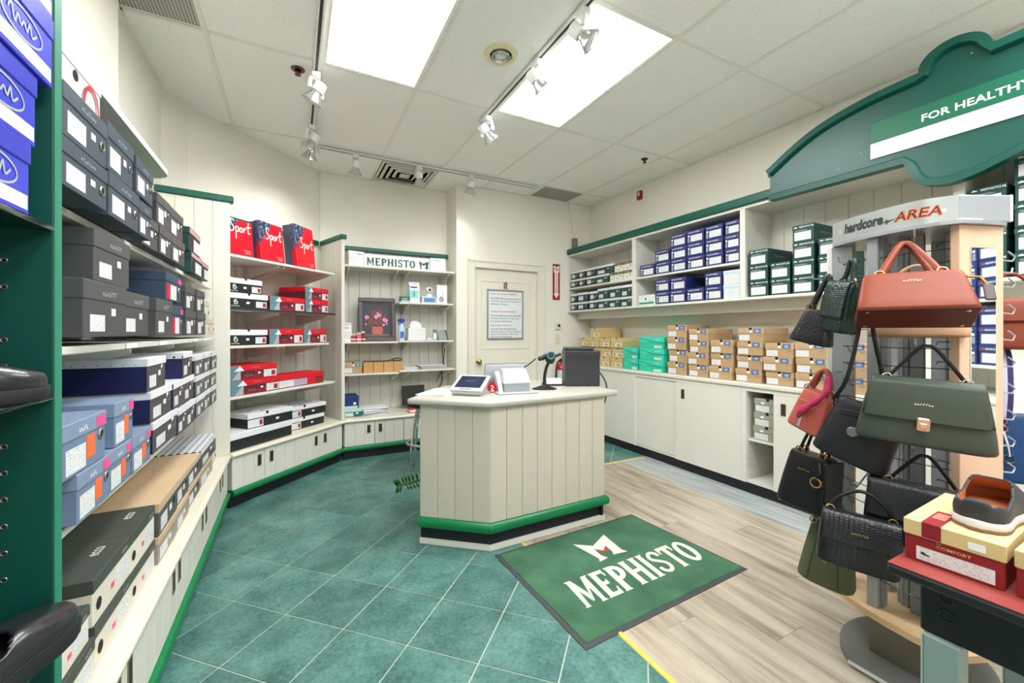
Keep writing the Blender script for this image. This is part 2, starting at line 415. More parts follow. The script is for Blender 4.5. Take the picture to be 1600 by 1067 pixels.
# ---- ceiling: lay-in tiles in a metal grid
t = NT('ceiling_tile_mineral'); p_ = t.n('NewGeometry').outputs['Position']; a = t.noise(p_, 260, 3, .7); b = t.noise(p_, 70, 3)
f = t.math('MULTIPLY', t.math('GREATER_THAN', a, .56), .3)
t.l(t.mix(f, lin((247, 246, 240)), lin((186, 182, 172))), t.b.inputs['Base Color']); t.b.inputs['Roughness'].default_value = .9; t.bump(a, .25, .003)
CTILE = t.m
GRID = mat('ceiling_grid_metal', (232, 229, 219), .5, var=.02)
ce = struct('ceiling', G().box(XL - .1, XR + .1, YF - .1, YB2 + .1, ZC + .03, ZC + .12), WALL)
GX = [-.455 + .61 * k for k in range(-1, 8)]; GY = [-3.19, -1.97, -.75, .47, 1.69, 2.907, 4.127, 5.347]
LIGHTS = [(1, 4), (3, 4), (1, 2), (3, 2), (5, 2), (3, 1)]  # first pair in view; the rest unseen, added as fill light
def cellrect(i, j): return max(GX[i + 1 - 0], XL), min(GX[i + 2], XR), max(GY[j], YF), min(GY[j + 1], YB2)
for i in range(-1, 7):
    for j in range(7):
        x0, x1, y0, y1 = cellrect(i, j)
        if x1 - x0 < .03 or y1 - y0 < .03 or (i, j) in LIGHTS: continue
        if (i, j) == (-1, 4): continue            # return-air grille
        parts = [(x0, x1, y0, y1)]
        if (i, j) == (2, 6) : parts = []
        if (i, j) == (5, 6): parts = []
        for (a0, a1, c0, c1) in parts:
            q = [(a0 + .009, c0 + .009), (a1 - .009, c0 + .009), (a1 - .009, c1 - .009), (a0 + .009, c1 - .009)]
            q = clip(q, -.7071, .7071, 4.651 * .7071)
            if area(q) < .01: continue
            cx, cy = (a0 + a1) / 2, (c0 + c1) / 2
            G().prism([(p[0] - cx, p[1] - cy) for p in q], ZC, ZC + .02).to('ceiling_tile', CTILE, ce, (cx, cy, 0))
for (i, a0, a1, c0, c1) in ((2, GX[3], GX[4], 4.86, YB2), (2, GX[3], GX[4], 4.136, 4.275), (5, GX[6], GX[7], 4.525, YB)):
    G().box(a0 + .009, a1 - .009, c0 + .0, c1, ZC, ZC + .02).to('ceiling_tile', CTILE, ce)
g = G()
for x in GX[1:]:
    if x < XR:
        y1 = min(YB2, x + 4.651)
        g.box(x - .012, x + .012, YF, y1, ZC - .006, ZC + .004)
for y in GY[1:-1]:
    x0 = max(XL, y - 4.651) if y > 3.7 else XL
    for a0, a1 in zip([x0] + [x for x in GX if x > x0 and x < XR], [x for x in GX if x > x0 and x < XR] + [XR]):
        g.box(a0 + .012, a1 - .012, y - .012, y + .012, ZC - .006, ZC + .004)
g.to('ceiling_grid', GRID, ce)
g = G()
g.box(XL, XL + .02, -3, 3.72, ZC - .006, ZC + .002); g.box(XR - .02, XR, -3, YB, ZC - .006, ZC + .002); g.box(1.66, XR, YB - .02, YB, ZC - .006, ZC + .002); g.box(.25, 1.66, YB2 - .02, YB2, ZC - .006, ZC + .002)
g.to('wall_angle', GRID, ce)

# ---- fluorescent panels
DIFF = emit('lit_diffuser', (247, 248, 251), PANEL)
for n_, (i, j) in enumerate(LIGHTS):
    x0, x1, y0, y1 = cellrect(i, j)
    cx, cy = (x0 + x1) / 2, (y0 + y1) / 2
    lab = ['large lit ceiling panel at the left, beside the long light track', 'lit ceiling panel at the right with a light track along its left edge'][n_] if n_ < 2 else 'added fill light panel, unseen behind the photographer, %s of four' % ordn(n_ - 2)
    T_ = thing('ceiling_light', lab, 'ceiling light', (cx, cy, ZC), 0, 'fluorescent ceiling panels')
    a, b = (x1 - x0) / 2 - .012, (y1 - y0) / 2 - .012
    G().box(-a + .012, a - .012, -b + .012, b - .012, .0, .012).to('diffuser', DIFF, T_)
    g = G(); g.box(-a, -a + .012, -b, b, -.004, .014); g.box(a - .012, a, -b, b, -.004, .014); g.box(-a + .012, a - .012, -b, -b + .012, -.004, .014); g.box(-a + .012, a - .012, b - .012, b, -.004, .014)
    g.to('frame', GRID, T_)

# ---- return-air grilles
def m_grille():
    t = NT('perforated_grille'); g = t.n('TexCoord').outputs['Object']
    v = t.n('TexVoronoi'); v.inputs['Scale'].default_value = 62; v.inputs['Randomness'].default_value = 0; t.l(g, v.inputs['Vector'])
    f = t.math('LESS_THAN', v.outputs['Distance'], .33)
    t.l(t.mix(f, lin((188, 186, 176)), lin((78, 76, 70))), t.b.inputs['Base Color']); t.b.inputs['Roughness'].default_value = .5
    return t.m
GR = m_grille()
T_ = thing('return_air_grille', 'perforated return-air grille in the ceiling at the near left wall', 'vent', (-.645, 2.29, ZC))
G().box(-.18, .18, -.59, .59, 0, .012).to('perforated_plate', GR, T_)
g = G(); g.box(-.19, -.18, -.6, .6, -.004, .012); g.box(.18, .19, -.6, .6, -.004, .012); g.box(-.18, .18, -.6, -.59, -.004, .012); g.box(-.18, .18, .59, .6, -.004, .012); g.to('frame', GRID, T_)
T_ = thing('return_air_grille', 'grey return-air grille in the ceiling above the door wall', 'vent', (2.9, 4.325, ZC))
G().box(-.28, .28, -.185, .185, 0, .012).to('perforated_plate', mat('grey_grille', (150, 148, 140), .5, var=.12, scale=200), T_)
g = G(); g.box(-.293, -.28, -.195, .195, -.004, .012); g.box(.28, .293, -.195, .195, -.004, .012); g.box(-.28, .28, -.195, -.185, -.004, .012); g.box(-.28, .28, .185, .195, -.004, .012); g.to('frame', GRID, T_)
# four-way diffuser
T_ = thing('air_diffuser', 'square four-way ceiling air diffuser above the back shelves', 'vent', (1.07, 4.57, ZC))
def ringbox(g, a, w, z0, z1):
    g.box(-a, a, -a, -a + w, z0, z1); g.box(-a, a, a - w, a, z0, z1); g.box(-a, -a + w, -a + w, a - w, z0, z1); g.box(a - w, a, -a + w, a - w, z0, z1)
VW = mat('diffuser_enamel', (206, 200, 184), .45, var=.03)
g = G(); ringbox(g, .285, .03, -.004, .012); g.to('frame', VW, T_)
G().box(-.285, .285, -.285, .285, .03, .036).to('duct', DARKHOLE, T_)
for k, a in enumerate((.238, .178, .118)):
    g = G(); g.loft([[(x * q, y * q, z) for x, y in ((-a, -a), (a, -a), (a, a), (-a, a))] for q, z in ((1, -.002), (1 - .026 / a, -.012), (1 - .030 / a, -.010), (1 - .006 / a, .002))], False, True); g.to('vane', VW, T_)
G().cbox(-.055, .055, -.055, .055, -.012, 0).to('center_plate', VW, T_)
# round ceiling lamp
T_ = thing('recessed_lamp', 'round recessed eyeball lamp between the two lit ceiling panels', 'ceiling lamp', (1.13, 2.3, ZC))
G().lathe([(.105, 0), (.1, -.012), (.07, -.014), (.066, .0)], 28).to('trim_ring', mat('yellowed_enamel', (224, 216, 178), .45, var=.03), T_, smooth=40)
G().lathe([(.058, 0), (.058, -.022), (.05, -.026), (.044, -.012), (.04, -.004)], 28).to('lamp_rim', STEEL, T_, smooth=40)
G().lathe([(.001, -.018), (.02, -.02), (.038, -.014), (.044, -.004)], 24).to('lens', mat('frosted_bulb', (214, 210, 200), .15, var=.1, scale=30), T_, smooth=60)
for (x, y, lab, mt) in ((.02, 3.05, 'brown sprinkler head in the ceiling left of the left lit panel', mat('bronze', (110, 78, 62), .35, .8, var=.1)), (3.08, 3.03, 'small dark sprinkler head in the ceiling by the right wall', mat('dark_bronze', (74, 68, 56), .4, .8, var=.1))):
    T_ = thing('sprinkler_head', lab, 'sprinkler', (x, y, ZC))
    k_ = 1.0 if x < 1 else .8
    G().lathe([(.042 * k_, 0), (.04 * k_, -.006), (.02, -.008), (.02, 0)], 20).to('escutcheon', mt, T_, smooth=40)
    g = G(); g.tube([(-.012, 0, -.004), (-.014, 0, -.022), (0, 0, -.036)], .003, 6); g.tube([(.012, 0, -.004), (.014, 0, -.022), (0, 0, -.036)], .003, 6); g.lathe([(.006, -.004), (.005, -.03)], 8); g.to('frame_arm', mt, T_)
    G().lathe([(.019, -.036), (.019, -.039)], 14).to('deflector', mt, T_)

# ---- track lighting
TRK = mat('track_enamel', (226, 226, 220), .35, var=.02)
GLASSY = mat('reflector_glass', (206, 208, 206), .12, .85, var=.12, scale=60)
def track(label, a, b):
    L_ = math.hypot(b[0] - a[0], b[1] - a[1]); T_ = thing('light_track', label, 'light track', ((a[0] + b[0]) / 2, (a[1] + b[1]) / 2, ZC - .006), math.atan2(b[1] - a[1], b[0] - a[0]))
    g = G(); g.box(-L_ / 2, L_ / 2, -.018, .018, -.006, 0); g.box(-L_ / 2, L_ / 2, -.018, -.008, -.02, -.006); g.box(-L_ / 2, L_ / 2, .008, .018, -.02, -.006); g.to('channel', TRK, T_)
    G().box(-L_ / 2 + .01, L_ / 2 - .01, -.008, .008, -.0195, -.006).to('conductor', BLACK, T_)
    g = G(); g.cbox(-L_ / 2 - .02, -L_ / 2, -.02, .02, -.024, 0); g.cbox(L_ / 2, L_ / 2 + .02, -.02, .02, -.024, 0); g.to('end_cap', TRK, T_)
track('long white ceiling track running beside the left lit panel', (.125, -.6), (.125, 4.02))
track('white ceiling track crossing above the back shelves', (.16, 4.2), (2.52, 4.2))
track('white ceiling track along the left edge of the right lit panel', (1.345, -.3), (1.345, 3.08))
def spot(label, x, y, ax, aim, gimbal=True, watt=30):
    """ax: which way the track runs; aim: direction of the lamp"""
    T_ = thing('track_spotlight', label, 'spotlight', (x, y, ZC - .0265), 0, 'track spotlights'); T_.scale = (1.3, 1.3, 1.3)
    G().cbox(-.02, .02, -.03, .03, -.028, 0).to('adapter', TRK, T_)
    d = Vector(aim).normalized(); piv = Vector((0, 0, -.1))
    q = d.to_track_quat('Z', 'Y').to_matrix().to_4x4(); M = Matrix.Translation(piv) @ q
    if gimbal:
        g = G(); g.tube([(0, 0, -.028), (0, 0, -.04)], .008, 8)
        side = (q @ Vector((1, 0, 0))) * .058
        for s_ in (1, -1): g.tube([Vector((0, 0, -.04)), Vector((0, 0, -.045)) + side * s_ * .8, piv + side * s_ * 1.0 + Vector((0, 0, .02)), piv + side * s_], .0065, 6, flat=1.7)
        g.to('gimbal_arm', TRK, T_, smooth=50)
    else:
        G().tube([(0, 0, -.028), (0, 0, -.06), tuple(piv)], .009, 8).to('stem', TRK, T_, smooth=50)
    G().lathe([(.02, -.06), (.03, -.055), (.03, -.012), (.024, -.008)], 16).xf(M).to('lamp_socket', TRK, T_, smooth=40)
    G().lathe([(.022, -.008), (.03, .012), (.048, .04), (.05, .046), (.047, .046)], 20).xf(M).to('reflector', GLASSY, T_, smooth=50)
    G().lathe([(.047, .044), (.03, .047), (.001, .049)], 20).xf(M).to('lens', mat('spot_lens', (220, 220, 214), .15, .3, var=.15, scale=90), T_, smooth=50)
    lt = bpy.data.lights.new('spot_beam', 'SPOT'); lt.energy = watt; lt.spot_size = R(100); lt.spot_blend = 1.0; lt.shadow_soft_size = .05; lt.color = (1, .97, .92)
    lo = put('spot_beam', lt, T_, tuple(piv + d * .056)); lo.rotation_mode = 'QUATERNION'; lo.rotation_quaternion = (-d).to_track_quat('Z', 'Y')
spot('white track spotlight nearest on the long left track', .125, 3.0, 'y', (-.42, .25, -.85), True, 14)
spot('white track spotlight on the far end of the left track, upper of two', .125, 3.78, 'y', (-.5, .3, -.9), True, 14)
spot('white track spotlight at the corner where left and back tracks meet', .125, 3.98, 'y', (-.2, .5, -.9), True, 14)
spot('small spotlight first from the left on the back track', .52, 4.2, 'x', (-.1, .36, -.95), False, 7)
spot('small spotlight below the air diffuser on the back track', 1.13, 4.2, 'x', (.1, .34, -.95), False, 8)
spot('small spotlight third from the left on the back track', 1.70, 4.2, 'x', (-.1, .36, -.95), False, 7)
spot('white spotlight at the far end of the right track', 1.345, 2.98, 'y', (.65, .1, -.6), True, 3)
spot('white spotlight halfway along the right track in front of the lit panel', 1.345, 2.22, 'y', (.65, -.15, -.65), True, 3)
spot('white spotlight nearest the camera on the right track', 1.345, 1.76, 'y', (.6, -.45, -.6), True, 3)
# ================================================================ door and wall fittings
DOORM = mat('cream_door_paint', (230, 226, 209), .45, var=.015, scale=2)
d_ = struct('door_1', G().cbox(1.888, 2.752, YB + .03, YB + .07, .005, 2.03, .003), DOORM)
for (x0, x1, z0, z1) in ((1.98, 2.66, 1.06, 1.90), (1.98, 2.66, .2, .9)):
    g = G(); y = YB + .026
    for a in ((x0, x1, z0, z0 + .02), (x0, x1, z1 - .02, z1), (x0, x0 + .02, z0 + .02, z1 - .02), (x1 - .02, x1, z0 + .02, z1 - .02)): g.cbox(a[0], a[1], y - .003, y + .006, a[2], a[3], .003)
    g.to('panel_moulding', DOORM, d_)
g = G(); g.lathe([(.028, 0), (.028, -.006), (.012, -.01), (.01, -.03), (.024, -.038), (.03, -.052), (.022, -.066), (.001, -.07)], 20, (1.945, YB + .03, .915), 'y'); g.to('door_knob', BRASS, d_, smooth=50)
g = G(); g.cbox(2.74, 2.756, YB + .012, YB + .034, .95, 1.05, .002); g.cbox(2.74, 2.756, YB + .012, YB + .034, .3, .4, .002); g.cbox(2.74, 2.756, YB + .012, YB + .034, 1.7, 1.8, .002); g.to('hinge', CREAM, d_)
g = G()
for (x0, x1, z0, z1) in ((1.802, 1.885, 0, 2.118), (2.755, 2.838, 0, 2.118), (1.885, 2.755, 2.035, 2.118)): g.cbox(x0, x1, YB - .022, YB - .001, z0, z1, .004); 
for (x0, x1, z0, z1) in ((1.795, 1.815, 0, 2.126), (2.825, 2.845, 0, 2.126), (1.795, 2.845, 2.106, 2.126)): g.cbox(x0, x1, YB - .032, YB - .022, z0, z1, .003)
g.box(1.885, 1.8875, YB, YB + .05, 0, 2.035); g.box(2.7525, 2.755, YB, YB + .05, 0, 2.035); g.box(1.885, 2.755, YB, YB + .05, 2.031, 2.035)
tag(g.to('trim_3', DOORM), kind='structure')

# notice on the door
T_ = thing('framed_notice', 'silver framed comfort notice hanging on the cream door', 'notice', (2.305, YB + .026, 1.485))
w, h_ = .25, .305
g = G(); fr = .02
for a in ((-w, w, -h_, -h_ + fr), (-w, w, h_ - fr, h_), (-w, -w + fr, -h_ + fr, h_ - fr), (w - fr, w, -h_ + fr, h_ - fr)): g.cbox(a[0], a[1], -.016, 0, a[2], a[3], .004)
g.to('frame', STEEL, T_)
G().box(-w + fr, w - fr, -.008, -.002, -h_ + fr, h_ - fr).to('sheet', mat('notice_sheet', (226, 230, 230), .5, var=.01), T_)
rows = [('WALK IN TOTAL COMFORT', 1, .25, .37), ('The SOFT-AIR mid-sole reduces to', 0, .195, .42), ('a minimum the shock resulting from', 0, .16, .43), ('walking on surfaces.', 0, .125, .24),
        ('A HEALTHY ENVIRONMENT', 1, .035, .36), ('The removable insole of the SOFT-AIR', 0, -.015, .43), ('mid-sole refreshes on each step', 0, -.05, .40), ('and assures healthy feet.', 0, -.085, .30),
        ('PAIN FREE WALKING', 1, -.135, .28), ('The SOFT-AIR TECHNOLOGY', 0, -.18, .36), ('removes pressure off the spine and', 0, -.212, .42), ('joints. Comfortable walking that', 0, -.243, .39), ('takes care of your back.', 0, -.274, .30)]
for s_, rd, z, ww in rows:
    ww = min(ww, .42); put('lettering', text_mesh(s_, ww, .017 if rd else .019, TEXTR if rd else TEXTD, .012), T_, (-.205 + ww / 2, -.0088, z))
g = G(); g.tube(catmull([(-.012, -.01, .335), (-.018, -.012, .37), (0, -.014, .392), (.018, -.012, .37), (.008, -.01, .34), (.02, -.01, .315)], 4), .007, 6); g.tube(catmull([(-.012, -.008, .335), (-.02, -.008, .315)], 3), .006, 6); g.to('ribbon_hanger', mat('maroon_ribbon', (120, 40, 52), .6, var=.1), T_)
# fire sign
T_ = thing('fire_extinguisher_sign', 'tall red fire extinguisher sign on the wall right of the door', 'sign', (3.04, YB - .002, 1.925))
FR = mat('sign_red', (172, 24, 44), .4, var=.03)
G().cbox(-.056, .056, -.003, 0, -.235, .235, .001).to('plate', FR, T_)
G().flat([(-.044, .215), (0, .195), (.044, .215), (.044, .14), (.026, .115), (.026, -.155), (.042, -.155), (0, -.215), (-.042, -.155), (-.026, -.155), (-.026, .115), (-.044, .14)], -.0038).to('arrow', TEXTW, T_)
put('lettering', text_mesh('FIRE', .07, .032, FR, .02), T_, (0, -.0044, .165))
for k, ch in enumerate('EXTINGUISHER'): put('lettering', text_mesh(ch, .006 if ch == 'I' else .022, .017, FR, .02), T_, (0, -.0044, .105 - k * .0215))
# thermostat and switch
T_ = thing('thermostat', 'small white thermostat above the light switch by the door', 'thermostat', (3.065, YB - .001, 1.345))
G().cbox(-.042, .042, -.024, 0, -.042, .042, .006).to('housing', WHITE, T_); G().cbox(-.012, .022, -.027, -.023, -.008, .026, .001).to('display', BLACK, T_)
T_ = thing('light_switch', 'cream light switch plate below the thermostat', 'light switch', (3.06, YB - .001, 1.18))
G().cbox(-.036, .036, -.007, 0, -.06, .06, .003).to('plate', mat('ivory_plastic', (226, 218, 186), .35, var=.02), T_); G().cbox(-.006, .006, -.018, -.006, -.014, .008, .002).to('toggle', mat('ivory_plastic', (226, 218, 186)), T_)
# extinguisher, hung on the back wall
T_ = thing('fire_extinguisher', 'red fire extinguisher on the wall behind the black printer', 'fire extinguisher', (3.06, YB - .09, .42))
G().lathe([(.001, 0), (.06, 0), (.066, .02), (.066, .38), (.05, .43), (.022, .45), (.022, .46)], 24).to('cylinder', mat('extinguisher_red', (206, 26, 34), .25, var=.03, coat=.4), T_, smooth=40)
G().lathe([(.0668, .2), (.0668, .36)], 24).to('label', LABEL, T_, smooth=40)
G().lathe([(.0672, .12), (.0672, .17)], 24).to('label_band', mat('label_band_red', (150, 20, 28), .4), T_, smooth=40)
g = G(); g.lathe([(.02, .46), (.024, .47), (.024, .5), (.01, .505)], 14); g.cbox(-.01, .06, -.008, .008, .5, .512, .003); g.cbox(-.01, .07, -.008, .008, .525, .535, .003); g.to('valve', BLACK, T_)
G().tube(catmull([(-.02, -.01, .49), (-.08, -.03, .45), (-.1, -.03, .3), (-.085, -.02, .12)], 5), .011, 8).to('hose', BLACK, T_, smooth=60)
G().box(-.03, .03, .06, .089, .1, .42).to('wall_bracket', STEEL, T_)
# alarm beacon and sounder box
T_ = thing('alarm_beacon', 'small red fire alarm beacon high on the right wall', 'alarm', (XR - .001, 3.61, 2.875), R(-90))
G().cbox(-.035, .035, -.03, 0, -.05, .05, .004).to('housing', mat('beacon_red', (150, 20, 36), .35, var=.05), T_); G().cbox(-.018, .018, -.038, -.029, -.01, .035, .006).to('lens', mat('beacon_lens', (222, 196, 196), .1, var=.05), T_)
T_ = thing('wall_speaker_box', 'little grey box with a wire above the right wall cabinet', 'junction box', (3.32, YB - .002, 2.46))
G().cbox(-.035, .035, -.05, 0, -.06, .06, .004).to('housing', mat('dull_grey', (128, 124, 108), .5, var=.05), T_)
g = G(); g.tube(catmull([(.02, -.02, .06), (-.03, -.012, .17), (-.045, -.008, .33), (-.09, -.006, .52)], 5), .004, 5); g.to('wire', mat('ivory_wire', (214, 206, 176), .5), T_, smooth=60)

# ================================================================ wall units
def boards(parent, x0, x1, y, z0, z1, w=.115, m=None):
    n = max(1, round((x1 - x0) / w)); w = (x1 - x0) / n
    for k in range(n):
        key = ('board', round(w, 4), round(z1 - z0, 3))
        g = G(); c = .004; a, b = -w / 2 + .0008, w / 2 - .0008
        g.prism([(a, .012), (a, c), (a + c, 0), (b - c, 0), (b, c), (b, .012)], 0, z1 - z0)
        put('board', g.mesh('board', m or CREAM2, key=key), parent, (x0 + w * (k + .5), y, z0))
def standards(parent, xs, y, z0, z1):
    for x in xs:
        o = G().box(x - .008, x + .008, y - .008, y, z0, z1).to('shelf_standard', CREAM, parent)
        g = G(); n = int((z1 - z0) / .03)
        for k in range(n): g.box(x - .0025, x + .0025, y - .0088, y - .0079, z0 + k * .03 + .008, z0 + k * .03 + .022)
        tag(g.to('slots', mat('slot_shadow', (96, 92, 80), .8), o), kind='stuff')
def bracket(parent, x, y0, y1, z, h0=.1):
    g = G(); g.prism([(y0 + .02, z), (y1, z), (y1, z - h0), (y1 - .03, z - h0), (y0 + .02, z - .02)], x - .007, x + .007, 'x'); g.to('bracket', CREAM, parent)
def shelf(parent, x0, x1, y0, y1, zt, t=.02, brs=(), m=None, lipm=None, h0=.1):
    o = G().cbox(x0, x1, y0, y1, zt - t, zt, .003).to('shelf', m or CREAM, parent)
    if lipm: G().box(x0, x1, y0 - .004, y0 - .0002, zt - t, zt).to('lip', lipm, o)
    for b in brs: bracket(parent, b, y0 + .02, y1, zt - t, h0)
    return o
def handle(parent, x, z, y=0, w=.034, h=.085):
    g = G()
    for a in ((-w / 2, w / 2, -h / 2, -h / 2 + .005), (-w / 2, w / 2, h / 2 - .005, h / 2), (-w / 2, -w / 2 + .005, -h / 2 + .005, h / 2 - .005), (w / 2 - .005, w / 2, -h / 2 + .005, h / 2 - .005)): g.box(x + a[0], x + a[1], y - .003, y + .002, z + a[2], z + a[3])
    o = g.to('recessed_handle', mat('antique_brass', (150, 134, 100), .35, .8, var=.1), parent)
    G().box(x - w / 2 + .005, x + w / 2 - .005, y - .0012, y + .001, z - h / 2 + .005, z + h / 2 - .005).to('finger_cup', mat('handle_cup', (44, 40, 32), .6, var=.1), o)
def base_unit(label, loc, rot, L_, depth, seams, handles, x0=0.0):
    T_ = thing('base_cabinet', label, 'cabinet', loc, rot)
    g = G(); g.box(x0 + .002, L_ - .002, .03, depth, .13, .366); g.to('carcass', CREAM, T_)
    for a, b in zip(seams[:-1], seams[1:]):
        hx = [h for h in handles if a < h < b]
        n = 3; w = (b - a) / n
        o = G().box(a + .002, b - .002, .004, .022, .134, .364).to('door', CREAM, T_)
        for k in range(n):
            q0, q1 = a + .002 + (b - a - .004) / n * k + .0006, a + .002 + (b - a - .004) / n * (k + 1) - .0006
            G().prism([(q0, .004), (q0, .0025), (q0 + .002, 0), (q1 - .002, 0), (q1, .0025), (q1, .004)], .134, .364).to('board', CREAM2, o)
        for h in hx: handle(o, h, .29)
    G().box(x0 + .002, L_ - .002, .03, depth, .005, .088).to('kickboard', KICK, T_)
    g = G(); g.prism([(.03, .086), (-.012, .09), (-.02, .1), (-.022, .112), (-.016, .126), (-.006, .131), (.03, .131)], x0 + .0, L_ - .0, 'x'); g.to('bumper_rail', GREENB, T_, smooth=35)
    return T_
def worktop(label, loc, rot, pts):
    """pts: outline, front edge first two points; rounded nosing along the front"""
    T_ = thing('worktop', label, 'worktop', loc, rot)
    g = G(); g.prism(pts, .368, .4); g.to('slab', NOSE, T_)
    (xa, ya), (xb, yb) = pts[0], pts[1]
    g = G(); prof = [(-.0, .3995), (-.012, .398), (-.02, .39), (-.022, .383), (-.02, .375), (-.012, .369), (0, .3682)]
    g.prism([(ya + p[0] - .0003, p[1]) for p in prof], xa, xb, 'x'); g.to('nosing', NOSE, T_, smooth=50)
    return T_
def cap(label, loc, rot, x0, x1, y0, y1, z=2.185):
    T_ = thing('crown_rail', label, 'trim rail', loc, rot)
    G().cbox(x0, x1, y0, y1, z, z + .045, .006).to('rail', GREEN, T_)
    return T_

# ---- left run (faces +X); local x = world Y - 1.175, local y runs into the wall
LO = (-.42, 1.175, 0); LR = R(90)
yy = lambda Y: Y - 1.175
U = thing('shelf_unit', 'cream shelving unit full of grey and navy shoe boxes on left wall', 'shelving', LO, LR)
boards(U, -.0, 2.33, .395, .402, 1.93, .117)
standards(U, [yy(1.35), yy(1.95), yy(2.55), yy(3.15)], .393, .45, 1.92)
g = G(); g.prism([(.004, .055), (yy(2.22), .055)] + [(yy(2.22) + .08 * sin(pi / 2 * k / 6), .135 - .08 * cos(pi / 2 * k / 6)) for k in range(1, 7)] + [(yy(2.30), .39), (.004, .39)], 1.933, 1.955); g.to('shelf', CREAM, U); bracket(U, yy(1.95), .08, .39, 1.933, .06); bracket(U, yy(1.35), .08, .39, 1.933, .06)
for z, t in ((1.58, .02), (1.235, .02), (.805, .02)): shelf(U, .004, yy(3.47), .085 if z > 1.5 else .06, .39, z, t, [yy(1.42), yy(1.95), yy(2.55), yy(3.1)], h0=.12)
for z in (1.235,):
    for Y_ in (1.75, 2.12, 2.75, 3.05):
        G().cbox(yy(Y_), yy(Y_) + .1, .0545, .0585, z - .018, z - .002, .001).to('price_tag', WHITEP, U)
base_unit('low cream base cabinet along the left wall under the boxes', LO, LR, yy(3.54), .40, [yy(1.23), yy(1.52), yy(1.81), yy(2.10), yy(2.39), yy(2.68), yy(2.97), yy(3.255), yy(3.54)], [yy(v) for v in (1.475, 1.565, 2.055, 2.145, 2.63, 2.73, 3.21, 3.305)], .0)
worktop('cream ledge with rounded edge under the boxes on left wall', LO, LR, [(0, 0), (2.375, 0), (2.31, .405), (0, .405)])
# end partition of the left run
PZ = 2.185
def partition(label, a, b, z0=.402, th=.024, n=4):
    L_ = math.hypot(b[0] - a[0], b[1] - a[1]); T_ = thing('partition', label, 'partition', (a[0], a[1], 0), math.atan2(b[1] - a[1], b[0] - a[0]))
    G().box(0, L_, -th / 2, th / 2, z0, PZ).to('core_panel', CREAM, T_)
    w = L_ / n
    for k in range(n):
        for s_ in (-1, 1):
            q0, q1 = w * k + .0006, w * (k + 1) - .0006; y = s_ * th / 2
            pts = [(q0, y), (q0, y + s_ * .002), (q0 + .003, y + s_ * .005), (q1 - .003, y + s_ * .005), (q1, y + s_ * .002), (q1, y)]
            G().prism(pts if s_ < 0 else pts[::-1], z0, PZ - .002).to('board', CREAM2, T_)
    return T_
partition('cream boarded partition at the far end of the left shelves', (-.81, 3.475), (-.405, 3.54))
cap('green rail on top of the partition ending the left shelves', (-.81, 3.475, 0), math.atan2(.065, .405), 0, .43, -.03, .03)
partition('cream boarded partition between red boxes and back shelves', (.262, 4.85), (.425, 4.375))
cap('green rail on the partition beside the white lettered banner', (.262, 4.85, 0), math.atan2(-.475, .163), 0, .52, -.03, .03)

# ---- angled run
AO = (-.395, 3.555, 0); AR = R(45)
U = thing('shelf_unit', 'cream angled shelving unit holding the red and black boxes', 'shelving', AO, AR)
boards(U, .05, 1.36, .484, .402, 2.18, .118)
standards(U, [.42, .52, 1.06, 1.16], .482, .45, 2.1)
shelf(U, .0, 1.125, .07, .48, 1.845, .02, [.50, .56, 1.08]); shelf(U, .0, 1.125, .07, .48, 1.45, .016, [.50, 1.08], lipm=mat('dark_lip', (44, 60, 52), .4))
shelf(U, .0, 1.05, .07, .48, 1.168, .02, [.50, .56, .95]); shelf(U, .0, 1.125, .07, .48, .79, .02, [.50, 1.08])
base_unit('low cream base cabinet under the angled red box shelves', AO, AR, 1.148, .45, [.0, .27, .56, .85, 1.147], [.222, .331, .803, .914])
worktop('cream ledge with rounded edge under the angled shelves', AO, AR, [(-.01, 0), (1.165, 0), (1.36, .48), (.06, .48)])
cap('green rail along the top of the angled shelving wall', AO, AR, .05, 1.34, .45, .49)

# ---- back run
BO = (.427, 4.385, 0)
xx = lambda X: X - .427
U = thing('shelf_unit', 'cream back shelving unit with picture, banner and office things', 'shelving', BO)
boards(U, xx(.30), xx(1.655), .486, .402, 2.13, .113)
standards(U, [xx(.47), xx(1.0), xx(1.115), xx(1.60)], .484, .45, 2.12)
shelf(U, .012, xx(1.64), .16, .482, 1.965, .022, [xx(.50), xx(1.0), xx(1.12), xx(1.58)])
shelf(U, xx(1.005), xx(1.62), .15, .482, 1.595, .018, [xx(1.115), xx(1.58)])
shelf(U, .012, xx(1.0), .15, .482, 1.168, .018, [xx(.50), xx(.98)]); shelf(U, xx(1.005), xx(1.62), .15, .482, 1.175, .018, [xx(1.115), xx(1.58)])
shelf(U, .012, xx(1.0), .13, .482, .838, .018, [xx(.50), xx(.98)]); shelf(U, xx(1.005), xx(1.64), .13, .482, .852, .018, [xx(1.115), xx(1.58)])
base_unit('low cream base cabinet under the back shelves', BO, 0, 1.225, .48, [.008, .298, .59, .88, 1.22], [.24, .353, .83, .95])
worktop('cream ledge with rounded edge under the back shelves', BO, 0, [(.0, 0), (1.228, 0), (1.228, .482), (-.13, .482)])
cap('green rail above the white lettered banner on the back shelves', BO, 0, xx(.33), xx(1.655), .44, .495, 2.165)

